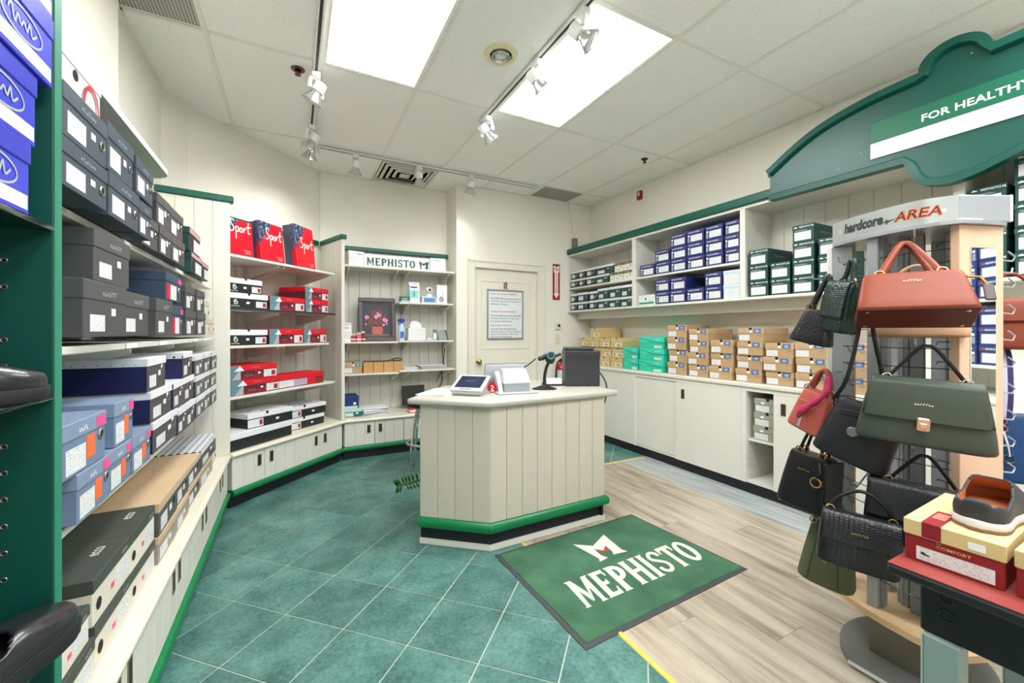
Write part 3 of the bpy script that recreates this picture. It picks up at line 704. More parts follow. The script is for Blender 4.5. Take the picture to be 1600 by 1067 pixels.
# ---- right wall cabinet (faces -X): local x = 4.538 - Y, local y = X - 3.225
RO = (3.225, 4.538, 0); RR = R(-90)
ry = lambda Y: 4.538 - Y
U = thing('wall_cabinet', 'long cream open wall cabinet of boxed shoes on right wall', 'wall cabinet', RO, RR)
RL = ry(-1.75); RU = ry(-.41)
boards(U, 0, RU, .366, 1.552, 2.268, .152)
G().cbox(0, RU, 0, .365, 1.528, 1.55, .003).to('bottom_panel', CREAM, U)
G().box(0, RU, .005, .365, 2.27, 2.292).to('top_panel', CREAM, U)
G().box(0, RU, .15, .168, 1.44, 1.527).to('valance', CREAM, U)
for x0, x1 in ((0, .02), (ry(3.36), ry(3.31)), (ry(2.135), ry(2.09)), (ry(.895), ry(.85)), (ry(-.37), RU)):
    o = G().cbox(x0, x1, .004, .364, 1.5505, 2.2695, .002).to('divider', CREAM, U)
    g = G()
    for s_, xs in ((1, x1), (-1, x0)):
        for yh in (.05, .31):
            for k in range(9): g.lathe([(.004, -.0004), (.004, .0004)], 8, (xs, yh, 1.70 + k * .06), 'x')
    tag(g.to('peg_holes', mat('peg_hole', (120, 112, 94), .8), o), kind='stuff')
for x0, x1, z in ((.02, ry(3.36), 1.85), (ry(3.31), ry(2.135), 1.85)):
    G().cbox(x0 + .001, x1 - .001, .006, .363, z - .019, z, .002).to('shelf', CREAM, U)
U = thing('shelf_unit', 'cream shelving behind the photographer with blue boxes, seen in mirror', 'shelving', RO, RR)
boards(U, ry(-.44), RL, .366, .875, 2.268, .152)
for z in (1.06, 1.48, 2.27): G().cbox(ry(-.44) + .021, RL - .021, .0, .365, z - .02, z, .002).to('shelf', CREAM, U)
for x in (ry(-.44), RL - .02): G().cbox(x, x + .02, 0, .365, .8675, 2.29, .002).to('side_panel', CREAM, U)
T_ = thing('crown_rail', 'long green rail along the top of the right wall cabinet', 'trim rail', RO, RR)
G().cbox(-.0, ry(1.86), -.02, .02, 2.294, 2.362, .008).to('rail', GREEN, T_)
# lower cabinet
LO2 = (3.165, 4.538, 0)
CT = thing('base_cabinet', 'long cream sliding door base cabinet along the right wall', 'cabinet', LO2, RR)
G().box(0, RL, .36, .4, .09, .834).to('back_panel', CREAM, CT)
G().box(0, RL, .012, .36, .082, .1).to('floor_panel', CREAM, CT)
G().box(0, RL, .002, .36, .805, .834).to('top_rail', CREAM, CT)
G().box(0, RL, .018, .03, .003, .08).to('kickboard', KICK, CT)
G().cbox(0, RL, .03, .05, -.0, .003, .001).to('floor_trim', CREAM, CT)
for x0, x1 in ((0, .03), (ry(3.27), ry(3.246)), (ry(2.083), ry(2.04)), (ry(1.2), ry(1.16)), (ry(-.1), ry(-.14)), (RL - .03, RL)):
    G().box(x0, x1, .0, .358, .082, .804).to('upright', CREAM, CT)
G().box(.031, ry(3.271), .004, .02, .084, .803).to('door', CREAM, CT)
G().box(ry(3.245), ry(2.70), .012, .026, .104, .80).to('door', CREAM, CT)
o = G().box(ry(2.72), ry(2.084), -.004, .010, .084, .803).to('door', CREAM, CT); handle(o, ry(2.64), .70, -.004, .036, .088)
o = G().box(ry(1.825), ry(1.201), -.004, .010, .084, .803).to('door', CREAM, CT); handle(o, ry(1.755), .70, -.004, .036, .088)
G().box(ry(1.159), ry(-.099), .004, .02, .084, .803).to('door', CREAM, CT)
G().box(ry(-.141), RL - .031, .004, .02, .084, .803).to('door', CREAM, CT)
G().box(ry(2.039), ry(1.202), .03, .358, .41, .43).to('shelf', CREAM, CT)
g = G()
for yh in (.05, .3):
    for k in range(4): g.lathe([(.005, -.0004), (.005, .0004)], 8, (ry(2.0395), yh, .2 + k * .06), 'x')
tag(g.to('peg_holes', mat('peg_hole', (120, 112, 94)), CT), kind='stuff')
T_ = thing('worktop', 'long cream worktop holding the tan boxes along the right wall', 'worktop', LO2, RR)
G().cbox(0, RL, -.012, .44, .835, .867, .006).to('slab', CREAM, T_)
g = G(); 
for Y_ in (3.25, 2.065, .9): g.box(ry(Y_) - .001, ry(Y_) + .001, -.0125, .43, .8352, .8672)
g.to('joint', mat('joint_line', (150, 142, 120), .8), T_)

# ---- arched shop sign over the right cabinet (faces -X)
S_ = thing('arched_sign', 'big dark green arched sign with white strip over right cabinet', 'sign', (3.14, 0, 0), RR)
up = [(1.857, 2.47), (1.706, 2.565), (1.55, 2.642), (1.396, 2.688), (1.22, 2.718), (1.10, 2.726), (1.003, 2.731)]
bump = [(.862 + .141 * cos(pi * k / 16), 2.731 + .112 * sin(pi * k / 16)) for k in range(17)]
mid = .30
top = [(p[0], p[1]) for p in catmull([(a, b, 0) for a, b in up], 4)] + bump[1:] + [(.6, 2.735), (.45, 2.738), (mid, 2.74)]
low = [(p[0], p[1]) for p in catmull([(1.07, 2.245, 0), (1.05, 2.19, 0), (1.03, 2.14, 0), (.99, 2.10, 0), (.94, 2.08, 0), (.88, 2.073, 0), (.79, 2.085, 0), (.70, 2.118, 0), (.62, 2.15, 0), (.45, 2.2, 0), (mid, 2.21, 0)], 3)]
half = [(1.857, 2.43), (1.838, 2.43), (1.838, 2.247)] + low
out = top + [(2 * mid - a, b) for a, b in top[::-1][1:]] + [(2 * mid - a, b) for a, b in half] + half[::-1]
# local x = -Y
P = [(-a, b) for a, b in out]
G().prism(P[::-1], .0, .05, 'y').to('panel', mat('sign_green', (0, 76, 64), .36, var=.05, scale=3), S_)
def inset(path, d):
    V = [Vector(p) for p in path]; o = []
    for i, p in enumerate(V):
        t_ = V[min(len(V) - 1, i + 1)] - V[max(0, i - 1)]; t_ = Vector((t_.x, t_.y)); t_.normalize(); o.append((p.x + t_.y * d, p.y - t_.x * d))
    return o
tp = [(-a, b) for a, b in top + [(2 * mid - a, b) for a, b in top[::-1][1:]]]
q = inset(tp, .052)
g = G(); n = len(tp)
secs = [[(tp[i][0], .02, tp[i][1]), (tp[i][0], -.028, tp[i][1]), (q[i][0] * .8 + tp[i][0] * .2, -.032, q[i][1] * .8 + tp[i][1] * .2), (q[i][0], -.012, q[i][1]), (q[i][0], .01, q[i][1])] for i in range(n)]
g.loft(secs); g.to('top_moulding', mat('sign_green', (4, 92, 74)), S_, smooth=35)
lp = [(-a, b) for a, b in [(1.838, 2.247), (1.45, 2.246)] + low + [(2 * mid - a, b) for a, b in low[::-1][1:]] + [(2 * mid - 1.45, 2.246), (2 * mid - 1.838, 2.247)]]
q = inset(lp, -.045)
secs = [[(lp[i][0], .02, lp[i][1]), (lp[i][0], -.02, lp[i][1]), (q[i][0] * .8 + lp[i][0] * .2, -.022, q[i][1] * .8 + lp[i][1] * .2), (q[i][0], -.008, q[i][1]), (q[i][0], .01, q[i][1])] for i in range(len(lp))]
G().loft(secs).to('bottom_moulding', mat('sign_green', (4, 92, 74)), S_, smooth=35)
G().cbox(-1.228, .62, -.009, -.0005, 2.421, 2.545, .001).to('strip_green', mat('strip_green', (2, 100, 70), .4, var=.03), S_)
G().cbox(-1.228, .62, -.009, -.0005, 2.327, 2.4205, .001).to('strip_white', mat('strip_white', (210, 212, 212), .45, var=.01), S_)
put('lettering', text_mesh('FOR HEALTHY', .40, .041, TEXTW, .022), S_, (-.993 + .2, -.0096, 2.474))
g = G()
for x, z in ((-1.40, 2.33), (-1.0, 2.72), (-1.28, 2.39), (-.8, 2.73)): g.lathe([(.004, 0), (.003, -.002), (.001, -.0025)], 8, (x, 0, z), 'y')
g.to('screw', STEEL, S_)
# ================================================================ shoe boxes
def m_dots(name, base, dot, sc=70):
    t = NT(name); g = t.n('TexCoord').outputs['Object']
    v = t.n('TexVoronoi'); v.inputs['Scale'].default_value = sc; v.inputs['Randomness'].default_value = 0; t.l(g, v.inputs['Vector'])
    t.l(t.mix(t.math('LESS_THAN', v.outputs['Distance'], .3), lin(base), lin(dot)), t.b.inputs['Base Color']); t.b.inputs['Roughness'].default_value = .55
    return t.m
def m_splash(name, base, d1, d2, thr=.0):
    """printed artwork: dark and pale brush splashes in the upper left over the base colour"""
    t = NT(name); g = t.n('TexCoord').outputs['Generated']; s = t.n('SeparateXYZ'); t.l(g, s.inputs[0])
    n1 = t.noise(g, 7, 5, .7); n2 = t.noise(g, 15, 4, .7)
    grad = t.math('SUBTRACT', t.math('SUBTRACT', s.outputs[2], s.outputs[0]), thr)
    f = t.math('GREATER_THAN', t.math('ADD', grad, t.math('MULTIPLY', t.math('SUBTRACT', n1, .5), .9)), .38)
    inner = t.mix(t.math('GREATER_THAN', n2, .55), lin(d1), lin(d2))
    t.l(t.mix(f, lin(base), inner), t.b.inputs['Base Color']); t.b.inputs['Roughness'].default_value = .35
    return t.m
def bm(n, rgb, **k): return mat(n, rgb, k.pop('rough', .5), var=.04, scale=5, rnd=k.pop('rnd', .05), **k)
SLATE = bm('slate_carton', (62, 73, 82)); SLATED = bm('slate_lid_carton', (66, 78, 88)); CHAR = bm('charcoal_carton', (74, 75, 75)); CHARL = bm('charcoal_lid_carton', (80, 82, 82))
NAVYC = bm('dusk_blue_carton', (56, 74, 96)); DNAVY = bm('navy_carton', (16, 24, 74)); DBROWN = bm('brown_grey_carton', (76, 70, 74)); DTEAL = bm('deep_teal_carton', (12, 58, 60))
DOTS = m_dots('white_dotted_carton', (214, 216, 220), (52, 60, 84), 30); BGREY = bm('blue_grey_carton', (108, 126, 152)); BGREYL = bm('blue_grey_lid', (126, 144, 168))
CRM = bm('cream_carton', (222, 214, 196)); OLIVEL = bm('olive_black_lid', (66, 72, 64)); TANL = bm('tan_lid_carton', (206, 178, 142)); GREYB = bm('dark_grey_carton', (82, 82, 80))
BLK = bm('black_carton', (30, 33, 35)); WHT = bm('white_carton', (228, 229, 230), rnd=.02); REDC = bm('red_carton', (214, 16, 36)); MARC = m_splash('maroon_artwork_carton', (132, 34, 50), (58, 36, 46), (176, 30, 50), -.45)
TEALA = bm('teal_artwork_carton', (96, 132, 142)); GRC = bm('bottle_green_carton', (20, 66, 60)); GRL = bm('bottle_green_lid', (24, 72, 66)); BLUC = bm('blue_carton', (28, 46, 100)); BLUL = bm('blue_lid', (34, 54, 112))
PALE = bm('pale_blue_carton', (206, 220, 224)); TANC = bm('kraft_carton', (182, 151, 112)); TANC2 = bm('kraft_lid_carton', (190, 160, 120)); TEALC = bm('turquoise_carton', (38, 196, 160)); TEALL = bm('turquoise_lid', (48, 206, 170))
YELC = bm('yellow_kraft_carton', (202, 179, 120)); YELL = bm('yellow_kraft_lid', (208, 180, 126)); SAGE = bm('sage_carton', (156, 160, 140)); SAGEL = bm('sage_lid', (150, 156, 138))
ROYAL = bm('royal_blue_carton', (52, 62, 198), rough=.35); ROYALL = bm('royal_blue_lid', (46, 54, 184), rough=.35); ORANGE = bm('orange_sticker', (238, 108, 56)); PINK = bm('pink_sticker', (232, 76, 140)); PURP = bm('purple_print', (92, 74, 150))
BLUSQ = bm('denim_blue_print', (78, 104, 146)); REDLAB = bm('crimson_print', (160, 28, 62)); EYE = mat('eyelet_metal', (170, 166, 150), .3, .9); MAROON = bm('maroon_carton', (132, 24, 30)); CREAMLID = bm('butter_lid', (208, 184, 130)); GOLDINK = bm('gold_ink', (206, 170, 110)); GREYINK = bm('grey_ink', (168, 172, 174)); OLIVT = bm('olive_lid_tape', (112, 112, 84)); GRNPRT = bm('leaf_green_print', (150, 176, 70)); KELLY = bm('kelly_green_carton', (22, 150, 78))
# style: body, lid, lid share of the height, front items
#  L label(x0,x1,z0,z1)  R rectangle(...,material,name)  H hole(x,z,r)  E eyelet  T lettering(text,x,z,w,h,material)
ST = {
 'slate': (SLATE, SLATED, .34, [('L', -.40, -.02, .10, .52), ('R', .10, .2, .38, .52, WHITEP, 'price_sticker'), ('E', .36, .42, .055), ('T', '#8', .02, .80, .34, .09, GREYINK)]),
 'char': (CHAR, CHARL, .34, [('L', -.36, -.04, .10, .40), ('R', .12, .22, .40, .54, WHITEP, 'price_sticker'), ('T', '#9', .05, .80, .34, .10, GREYINK)]),
 'charlab': (CHAR, CHARL, .32, [('L', -.38, -.02, .08, .55), ('R', .05, .18, .40, .60, WHITEP, 'price_sticker'), ('E', .34, .52, .06)]),
 'dusk': (NAVYC, NAVYC, .32, [('R', -.42, -.22, .06, .60, REDC, 'red_label_bar'), ('L', -.21, .18, .06, .60), ('E', .34, .45, .06), ('R', .28, .48, .72, .9, PINK, 'sticker')]),
 'dot': (DNAVY, DOTS, .24, [('R', -.497, .497, .0, .75, DBROWN, 'front_panel'), ('R', -.5, .5, .765, .995, WHT, 'lid_front'), ('L', -.36, -.02, .10, .46), ('R', .10, .22, .40, .56, WHITEP, 'price_sticker'), ('E', .30, .60, .07)]),
 'dotteal': (DTEAL, DOTS, .24, [('R', -.497, .497, .0, .75, mat('grey_teal_front', (96, 100, 98), .5), 'front_panel'), ('R', -.5, .5, .765, .995, WHT, 'lid_front'), ('L', -.3, .0, .10, .5), ('R', .12, .26, .36, .54, WHITEP, 'price_sticker'), ('E', .34, .58, .07)]),
 'bgrey': (BGREY, BGREYL, .32, [('L', -.42, .0, .06, .52), ('R', .02, .22, .18, .62, ORANGE, 'orange_sticker'), ('E', .36, .54, .065), ('T', '#6', -.08, .82, .2, .1, TEXTW), ('R', .24, .46, .72, .93, PINK, 'pink_sticker')]),
 'cream': (CRM, OLIVEL, .30, [('L', .10, .44, .18, .60), ('R', -.05, .03, .28, .40, PINK, 'price_sticker'), ('H', -.36, .36, .06), ('T', 'ecco', .3, .84, .16, .1, GREYINK)]),
 'tanlid': (GREYB, TANL, .28, [('L', -.40, -.08, .08, .52), ('R', .05, .16, .32, .50, WHITEP, 'price_sticker'), ('H', .28, .5, .05)]),
 'greyt': (bm('mushroom_carton', (150, 142, 130)), TANL, .26, [('L', -.40, -.02, .08, .52), ('R', .05, .16, .32, .50, WHITEP, 'price_sticker')]),
 'white': (WHT, WHT, .25, [('H', -.05, .6, .05), ('L', .1, .4, .2, .6)]),
 'dk': (bm('ink_carton', (40, 52, 56)), WHT, .24, [('L', -.38, .02, .18, .62), ('E', .34, .5, .08), ('R', .12, .2, .3, .44, WHITEP, 'price_sticker')]),
 'dkgreen': (bm('pine_carton', (36, 74, 66)), WHT, .22, [('L', -.40, .0, .12, .46), ('E', .34, .58, .07), ('R', .16, .24, .5, .62, WHITEP, 'price_sticker')]),
 'dkblue': (bm('petrol_carton', (28, 56, 84)), WHT, .24, [('L', -.38, .06, .18, .62), ('E', .34, .5, .08)]),
 'olive': (bm('ivory_carton', (226, 222, 204)), OLIVT, .3, [('H', .24, .5, .055), ('T', '#5', .02, .84, .16, .08, TEXTW), ('R', -.2, -.08, .26, .34, TEXTD, 'mark'), ('R', .0, .06, .2, .28, TEXTD, 'mark')]),
 'blue': (BLUC, BLUL, .27, [('L', -.26, .40, .12, .62), ('R', -.42, -.33, .52, .66, WHITEP, 'sticker'), ('T', 'ALLROUNDER', -.06, .84, .66, .10, TEXTW), ('R', .32, .40, .80, .89, REDC, 'mark'), ('R', -.43, -.385, .10, .46, GREYINK, 'barcode'), ('R', -.37, -.335, .10, .46, GREYINK, 'barcode'), ('S', 'ALLROUNDER', .62, .3, .36, .12)]),
 'pale': (PALE, PALE, .3, [('L', -.36, .36, .12, .60), ('R', -.42, .42, .80, .84, GREYINK, 'printed_line')]),
 'green': (GRC, GRL, .24, [('L', -.40, .36, .10, .60), ('T', 'MEPHISTO', .10, .87, .52, .085, TEXTW), ('W', -.33, .87), ('M', .43, .87), ('R', -.38, .2, .655, .675, GREYINK, 'printed_line'), ('R', -.38, .1, .70, .715, GREYINK, 'printed_line'), ('S', 'MEPHISTO', .5, .55, .42, .11)]),
 'tan': (TANC, TANC2, .42, [('L', -.45, -.05, .08, .50), ('R', .12, .40, .63, .96, BLUSQ, 'blue_print'), ('R', .19, .33, .70, .88, bm('sky_print', (150, 172, 204)), 'blue_print_window'), ('H', .0, .95, .055), ('R', -.03, .06, .68, .84, WHITEP, 'price_sticker'), ('T', '#4', .36, .46, .13, .055, bm('brown_ink', (96, 40, 34))), ('T', '#8', -.28, .74, .24, .08, bm('faint_brown_ink', (178, 140, 96)))]),
 'teal': (TEALC, TEALL, .46, [('V',), ('L', .12, .42, .06, .26), ('T', 'vionic', -.28, .54, .22, .09, TEXTW), ('T', 'vionic', .26, .78, .22, .08, TEXTW), ('R', -.04, .06, .48, .66, bm('grey_badge', (128, 160, 154)), 'badge')]),
 'yellow': (YELC, YELL, .42, [('H', -.0, .93, .05), ('R', -.42, .44, .10, .50, bm('pale_print', (226, 214, 170)), 'printed_panel'), ('R', -.34, -.2, .16, .46, GRNPRT, 'leaf_print'), ('H', .12, .3, .05), ('R', .18, .36, .12, .36, GREYINK, 'shoe_print')]),
 'sage': (SAGE, SAGEL, .44, [('L', -.44, .04, .06, .50), ('H', .0, .95, .06), ('R', -.24, -.12, .62, .76, WHITEP, 'price_sticker'), ('T', '#4', .32, .56, .18, .08, bm('brown_ink', (96, 40, 34)))]),
 'bw': (BLK, WHT, .36, [('H', .0, .95, .03), ('B', -.32, .38), ('R', -.06, .02, .30, .44, WHITEP, 'price_sticker'), ('L', .18, .46, .08, .50), ('R', .36, .44, .14, .42, REDLAB, 'red_print')]),
 'red': (MARC, REDC, .38, [('R', -.5, -.24, .0, .99, TEALA, 'teal_artwork'), ('TRI',), ('T', '#8', -.08, .28, .15, .06, GREYINK), ('R', .10, .15, .34, .46, WHITEP, 'price_sticker'), ('L', .22, .49, .06, .58), ('R', .38, .46, .14, .48, REDLAB, 'red_print'), ('T', '#5', .05, .82, .16, .06, GREYINK)]),
 'redside': (MARC, REDC, .40, [('L', -.5, -.2, .06, .58), ('R', -.2, .1, .06, .58, bm('lilac_artwork', (178, 160, 186)), 'artwork'), ('R', .1, .3, .06, .58, REDC, 'artwork')]),
 'bwide': (BLK, WHT, .34, []),
 'bwlab': (BLK, WHT, .34, [('H', -.10, .95, .03), ('L', -.5, -.18, .05, .6), ('R', -.26, -.2, .15, .5, REDLAB, 'red_print'), ('R', .1, .17, .28, .44, WHITEP, 'price_sticker')]),
 'royal': (ROYAL, ROYALL, .30, [('OV',), ('R', -.46, .46, .06, .26, bm('white_band_print', (214, 214, 222)), 'white_band')]),
 'kelly': (KELLY, KELLY, .3, [('R', .1, .3, .2, .6, WHITEP, 'sticker')]),
 'beige': (bm('sand_carton', (206, 196, 168)), bm('sand_carton', (206, 196, 168)), .3, [('L', -.1, .35, .2, .6), ('H', .4, .35, .06)]),
 'greenlab': (GRC, GRL, .28, [('L', -.1, .48, .06, .62), ('R', -.4, -.12, .1, .6, BLK, 'barcode'), ('R', -.48, .49, .76, .95, bm('rose_print', (206, 150, 158)), 'rose_print')]),
 'birk': (MAROON, CREAMLID, .38, [('R', -.30, -.10, .64, 1.0, bm('maroon_band', (130, 26, 36)), 'maroon_band'), ('L', -.36, .40, .06, .38), ('SHOE', -.27, .22), ('T', 'COMFORT', .02, .50, .34, .07, GOLDINK), ('T', '#3', -.12, .58, .06, .03, GOLDINK), ('R', .16, .32, .70, .86, WHITEP, 'price_sticker')]),
 'kraftlong': (bm('brown_kraft', (196, 148, 92)), bm('brown_kraft', (196, 148, 92)), .3, []),
 'petrol': (bm('royal_navy_carton', (24, 46, 108)), bm('royal_navy_carton', (24, 46, 108)), .3, [('R', .12, .3, .3, .5, WHITEP, 'price_sticker'), ('L', -.45, .4, .0, .2)]),
 'tealw': (bm('sea_green_carton', (16, 104, 108)), bm('pale_teal_lid', (170, 206, 200)), .4, [('L', -.45, .0, .08, .5), ('R', .15, .28, .36, .5, WHITEP, 'price_sticker')]),
}
def box_meshes(style, w, d, h):
    """(name, mesh, is_label) list, local front at y = 0, depth towards +y"""
    key = ('sb', style, round(w, 3), round(d, 3), round(h, 3))
    if key in MESHES: return MESHES[key]
    body, lid, lh, items = ST[style]; out = []; zl = h * (1 - lh); e = .0025
    out.append(('body', G().cbox(-w / 2 + e, w / 2 - e, e, d - e, 0, zl + .004, .0015).mesh('body', body)))
    out.append(('lid', G().cbox(-w / 2, w / 2, 0, d, zl, h, .002).mesh('lid', lid)))
    def yf(z): return -.0006 if z > zl else e - .0006
    for it in items:
        k = it[0]
        if k == 'L':
            x0, x1, z0, z1 = it[1] * w, it[2] * w, it[3] * h, it[4] * h
            out.append(('label', G().box(x0, x1, yf(z1), yf(z1) + .0005, z0, z1).mesh('label', LABEL)))
        elif k == 'R':
            x0, x1, z0, z1 = it[1] * w, it[2] * w, it[3] * h, it[4] * h; y = yf(z0 + .004)
            if z0 + .004 < zl < z1 - .004 : y = -.0006
            lift = .0004 if it[6] in ('price_sticker', 'red_print', 'blue_print_window', 'leaf_print', 'shoe_print', 'sticker', 'orange_sticker', 'pink_sticker') else 0
            if it[6] in ('front_panel',): lift = -.0003
            if it[6] in ('red_print', 'leaf_print', 'shoe_print'): lift = .0008
            out.append((it[6], G().box(x0, x1, y - lift, y + .0005, z0, z1).mesh(it[6], it[5])))
        elif k == 'H':
            z = it[2] * h; out.append(('finger_hole', G().lathe([(it[3] * w, 0), (it[3] * w, .0005)], 12, (it[1] * w, yf(z) - .0008, z), 'y').mesh('finger_hole', DARKHOLE)))
        elif k == 'E':
            z = it[2] * h; c = (it[1] * w, yf(z) - .0008, z)
            out.append(('eyelet_hole', G().lathe([(it[3] * w * .7, 0), (it[3] * w * .7, .0005)], 12, c, 'y').mesh('eyelet_hole', DARKHOLE)))
            out.append(('eyelet', G().torus(c, it[3] * w * .8, it[3] * w * .2, 'y', 12, 5).mesh('eyelet', EYE)))
        elif k == 'T':
            out.append(('lettering', text_mesh(it[1], it[4] * w, it[5] * h, it[6], .012), (it[2] * w, yf(it[3] * h) - .0006, it[3] * h)))
        elif k == 'M':
            s_ = .1 * h; out.append(('logo', G().flat([(it[1] * w + (p[0] - .5) * s_ * 1.1, it[2] * h + (p[1] - .5) * s_) for p in LOGO], -.0012).mesh('logo', TEXTW)))
        elif k == 'W':
            x, z = it[1] * w, it[2] * h
            out.append(('cloud_logo', G().flat([(x - .09 * w, z - .03 * h), (x + .09 * w, z - .03 * h), (x + .05 * w, z + .015 * h), (x + .0 * w, z + .05 * h), (x - .05 * w, z + .03 * h)], -.0012).mesh('cloud_logo', TEXTW)))
        elif k == 'S':
            out.append(('lettering', text_mesh(it[1], it[4] * d, it[5] * h, bm('dull_silver_ink', (132, 138, 136)), .015), (w / 2 - e + .0006, it[2] * d, it[3] * h), (0, 0, pi / 2)))
        elif k == 'V':
            pts = [(-.5, .80), (-.3, .78), (-.1, .66), (.1, .56), (.3, .52), (.5, .51)]
            out.append(('lid_edge', G().ribbon([(p[0] * w, p[1] * h) for p in pts], .035 * h, -.0014).mesh('lid_edge', bm('deep_turquoise', (8, 92, 82)))))
        elif k == 'B':
            x, z, s_ = it[1] * w, it[2] * h, .14 * h
            g = G(); g.ribbon([(x + s_ * p[0], z + s_ * p[1]) for p in ((-.6, .9), (.0, 1.2), (.5, .8), (.1, .3), (-.7, .3), (.4, .3), (1.1, -.1), (.8, -.7), (-.2, -.8), (-.6, -.4), (-.7, .4), (-.6, .9))], .05 * h, e - .0012)
            out.append(('emblem', g.mesh('emblem', TEXTW)))
            out.append(('lettering', text_mesh('#7', .2 * w, .085 * h, TEXTW, .015), (x, e - .0012, z - .24 * h)))
        elif k == 'TRI':
            out.append(('white_artwork', G().flat([(-.36 * w, .62 * h), (-.24 * w, .62 * h), (-.17 * w, .62 * h), (-.25 * w, .97 * h)], -.0016).mesh('white_artwork', WHT)))
            out.append(('grey_artwork', G().flat([(-.40 * w, .02 * h), (-.24 * w, .02 * h), (-.24 * w, .6 * h), (-.28 * w, .6 * h)], -.0016).mesh('grey_artwork', GREYINK)))
        elif k == 'OV':
            x, z, a, b = .0, .46 * h, .30 * w, .19 * h
            g = G(); g.ribbon([(x + a * cos(2 * pi * q / 24), z + b * sin(2 * pi * q / 24)) for q in range(25)], .004, e - .0012, 2)
            g.ribbon([(x + a * p, z + b * q_) for p, q_ in ((-.7, .1), (-.55, .6), (-.4, -.4), (-.25, .3), (-.1, -.2), (.05, .2), (.2, -.25), (.35, .5), (.45, -.3), (.7, .15))], .0045, e - .0012, 4)
            out.append(('emblem', g.mesh('emblem', GREYINK)))
        elif k == 'SHOE':
            x, z = it[1] * w, it[2] * h
            out.append(('shoe_print', G().flat([(x - .04 * w, z - .01 * h), (x + .05 * w, z - .02 * h), (x + .05 * w, z), (x + .01 * w, z + .02 * h), (x - .02 * w, z + .05 * h), (x - .04 * w, z + .05 * h)], e - .0016).mesh('shoe_print', BLK)))
    MESHES[key] = out
    return out
def shoebox(style, w, d, h, loc, rot, label, group, extra=0., name='shoe_box', cat='shoe box', tilt=(0, 0)):
    T_ = thing(name, label, cat, loc, rot + extra, group, tilt)
    for it in box_meshes(style, w, d, h):
        put(it[0], it[1], T_, it[2] if len(it) > 2 else (0, 0, 0), it[3] if len(it) > 3 else (0, 0, 0))
    return T_
rj = lambda a: random.uniform(-a, a)
def LB(style, Y0, Y1, z, h, label, group, xf=-.462, d=.33, extra=0., tilt=(0, 0)):
    return shoebox(style, Y1 - Y0 - .003, d, h, (xf + rj(.004), (Y0 + Y1) / 2, z), R(90), label, group, extra or rj(.012), tilt=tilt)
def RB(style, Ya, Yb, z, h, label, group, xf=3.243, d=.33, extra=0.):
    return shoebox(style, abs(Ya - Yb) - .003, d, h, (xf + rj(.004), (Ya + Yb) / 2, z), R(-90), label, group, extra or rj(.012))
def AB(style, u0, u1, z, h, label, group, yf=.085, d=.30, extra=0.):
    u = (u0 + u1) / 2 + (.064 if z > .5 else .03); x = AO[0] + (u - yf) * .70711; y = AO[1] + (u + yf) * .70711
    return shoebox(style, u1 - u0 - .003, d, h, (x, y, z), AR, label, group, extra or rj(.01))
def BB(style, X0, X1, z, h, label, group, Yf=4.55, d=.28, extra=0.):
    return shoebox(style, X1 - X0 - .003, d, h, ((X0 + X1) / 2, Yf, z), 0, label, group, extra or rj(.01))

# ---- left wall
GL = 'grey and slate boxes on the left shelves'
z = 1.582
LB('slate', 1.215, 1.455, z + .003, .105, 'slate shoe box nearest the green panel, bottom of its stack on top shelf', GL, -.432)
LB('slate', 1.215, 1.445, z + .109, .115, 'slate shoe box nearest the green panel, second layer on top shelf', GL, -.432)
LB('white', 1.225, 1.485, z + .226, .11, 'pale grey box with a red arc lying on the slate boxes', 'pale boxes on the left shelves', -.455)
LB('slate', 1.475, 1.715, z + .001, .118, 'slate shoe box with white label, second from green panel, bottom row top shelf', GL, -.432)
LB('slate', 1.465, 1.665, z + .121, .128, 'slate shoe box with white label, second from green panel, upper row top shelf', GL, -.432)
LB('slate', 1.72, 1.845, z, .112, 'narrow slate shoe box with eyelet, third from green panel, bottom row top shelf', GL, -.432)
LB('slate', 1.675, 1.855, z + .121, .115, 'slate shoe box with eyelet, third from green panel, upper row top shelf', GL, -.432)
for j, (a, b) in enumerate(((1.895, 2.085), (2.088, 2.275), (2.28, 2.515))): LB('charlab', a, b, z, .112, 'charcoal grey shoe box, %s of the bottom row on top left shelf' % ordn(j), GL, -.47)
for j, (a, b) in enumerate(((2.07, 2.255), (2.262, 2.495))): LB('charlab', a, b, z + .115, .118, 'charcoal grey shoe box, %s of the upper row on top left shelf' % ordn(j), GL, -.475)
LB('kelly', 2.12, 2.30, z + .236, .115, 'bright green shoe box behind the grey boxes below the high shelf', 'green boxes on the left shelves', -.55, .24)
LB('greenlab', 2.66, 2.95, z, .105, 'bottle green box with label, bottom of the stack by the partition', 'green boxes on the left shelves', -.47)
LB('greenlab', 2.64, 2.92, z + .108, .12, 'bottle green box with rose print, top of the stack by the partition', 'green boxes on the left shelves', -.472)
LB('greenlab', 2.96, 3.16, z, .10, 'bottle green box beside the partition on the top left shelf', 'green boxes on the left shelves', -.475)
z = 1.237
LB('char', 1.375, 1.655, z + .02, .145, 'large charcoal box nearest the green panel, lower of two on middle shelf', GL, -.452)
LB('char', 1.455, 1.715, z + .168, .135, 'large charcoal box lying on two others near the green panel', GL, -.455)
LB('char', 1.66, 1.92, z + .02, .14, 'charcoal box in the lower row, second on the middle left shelf', GL, -.462)
LB('char', 2.02, 2.262, z + .018, .145, 'charcoal box in the lower row, third on the middle left shelf', GL, -.462)
LB('dusk', 2.265, 2.45, z + .018, .132, 'dusk blue shoe box in the lower row of the middle left shelf', GL, -.465)
LB('dusk', 2.16, 2.42, z + .166, .115, 'dusk blue shoe box with red label, topmost on the middle left shelf', GL, -.467)
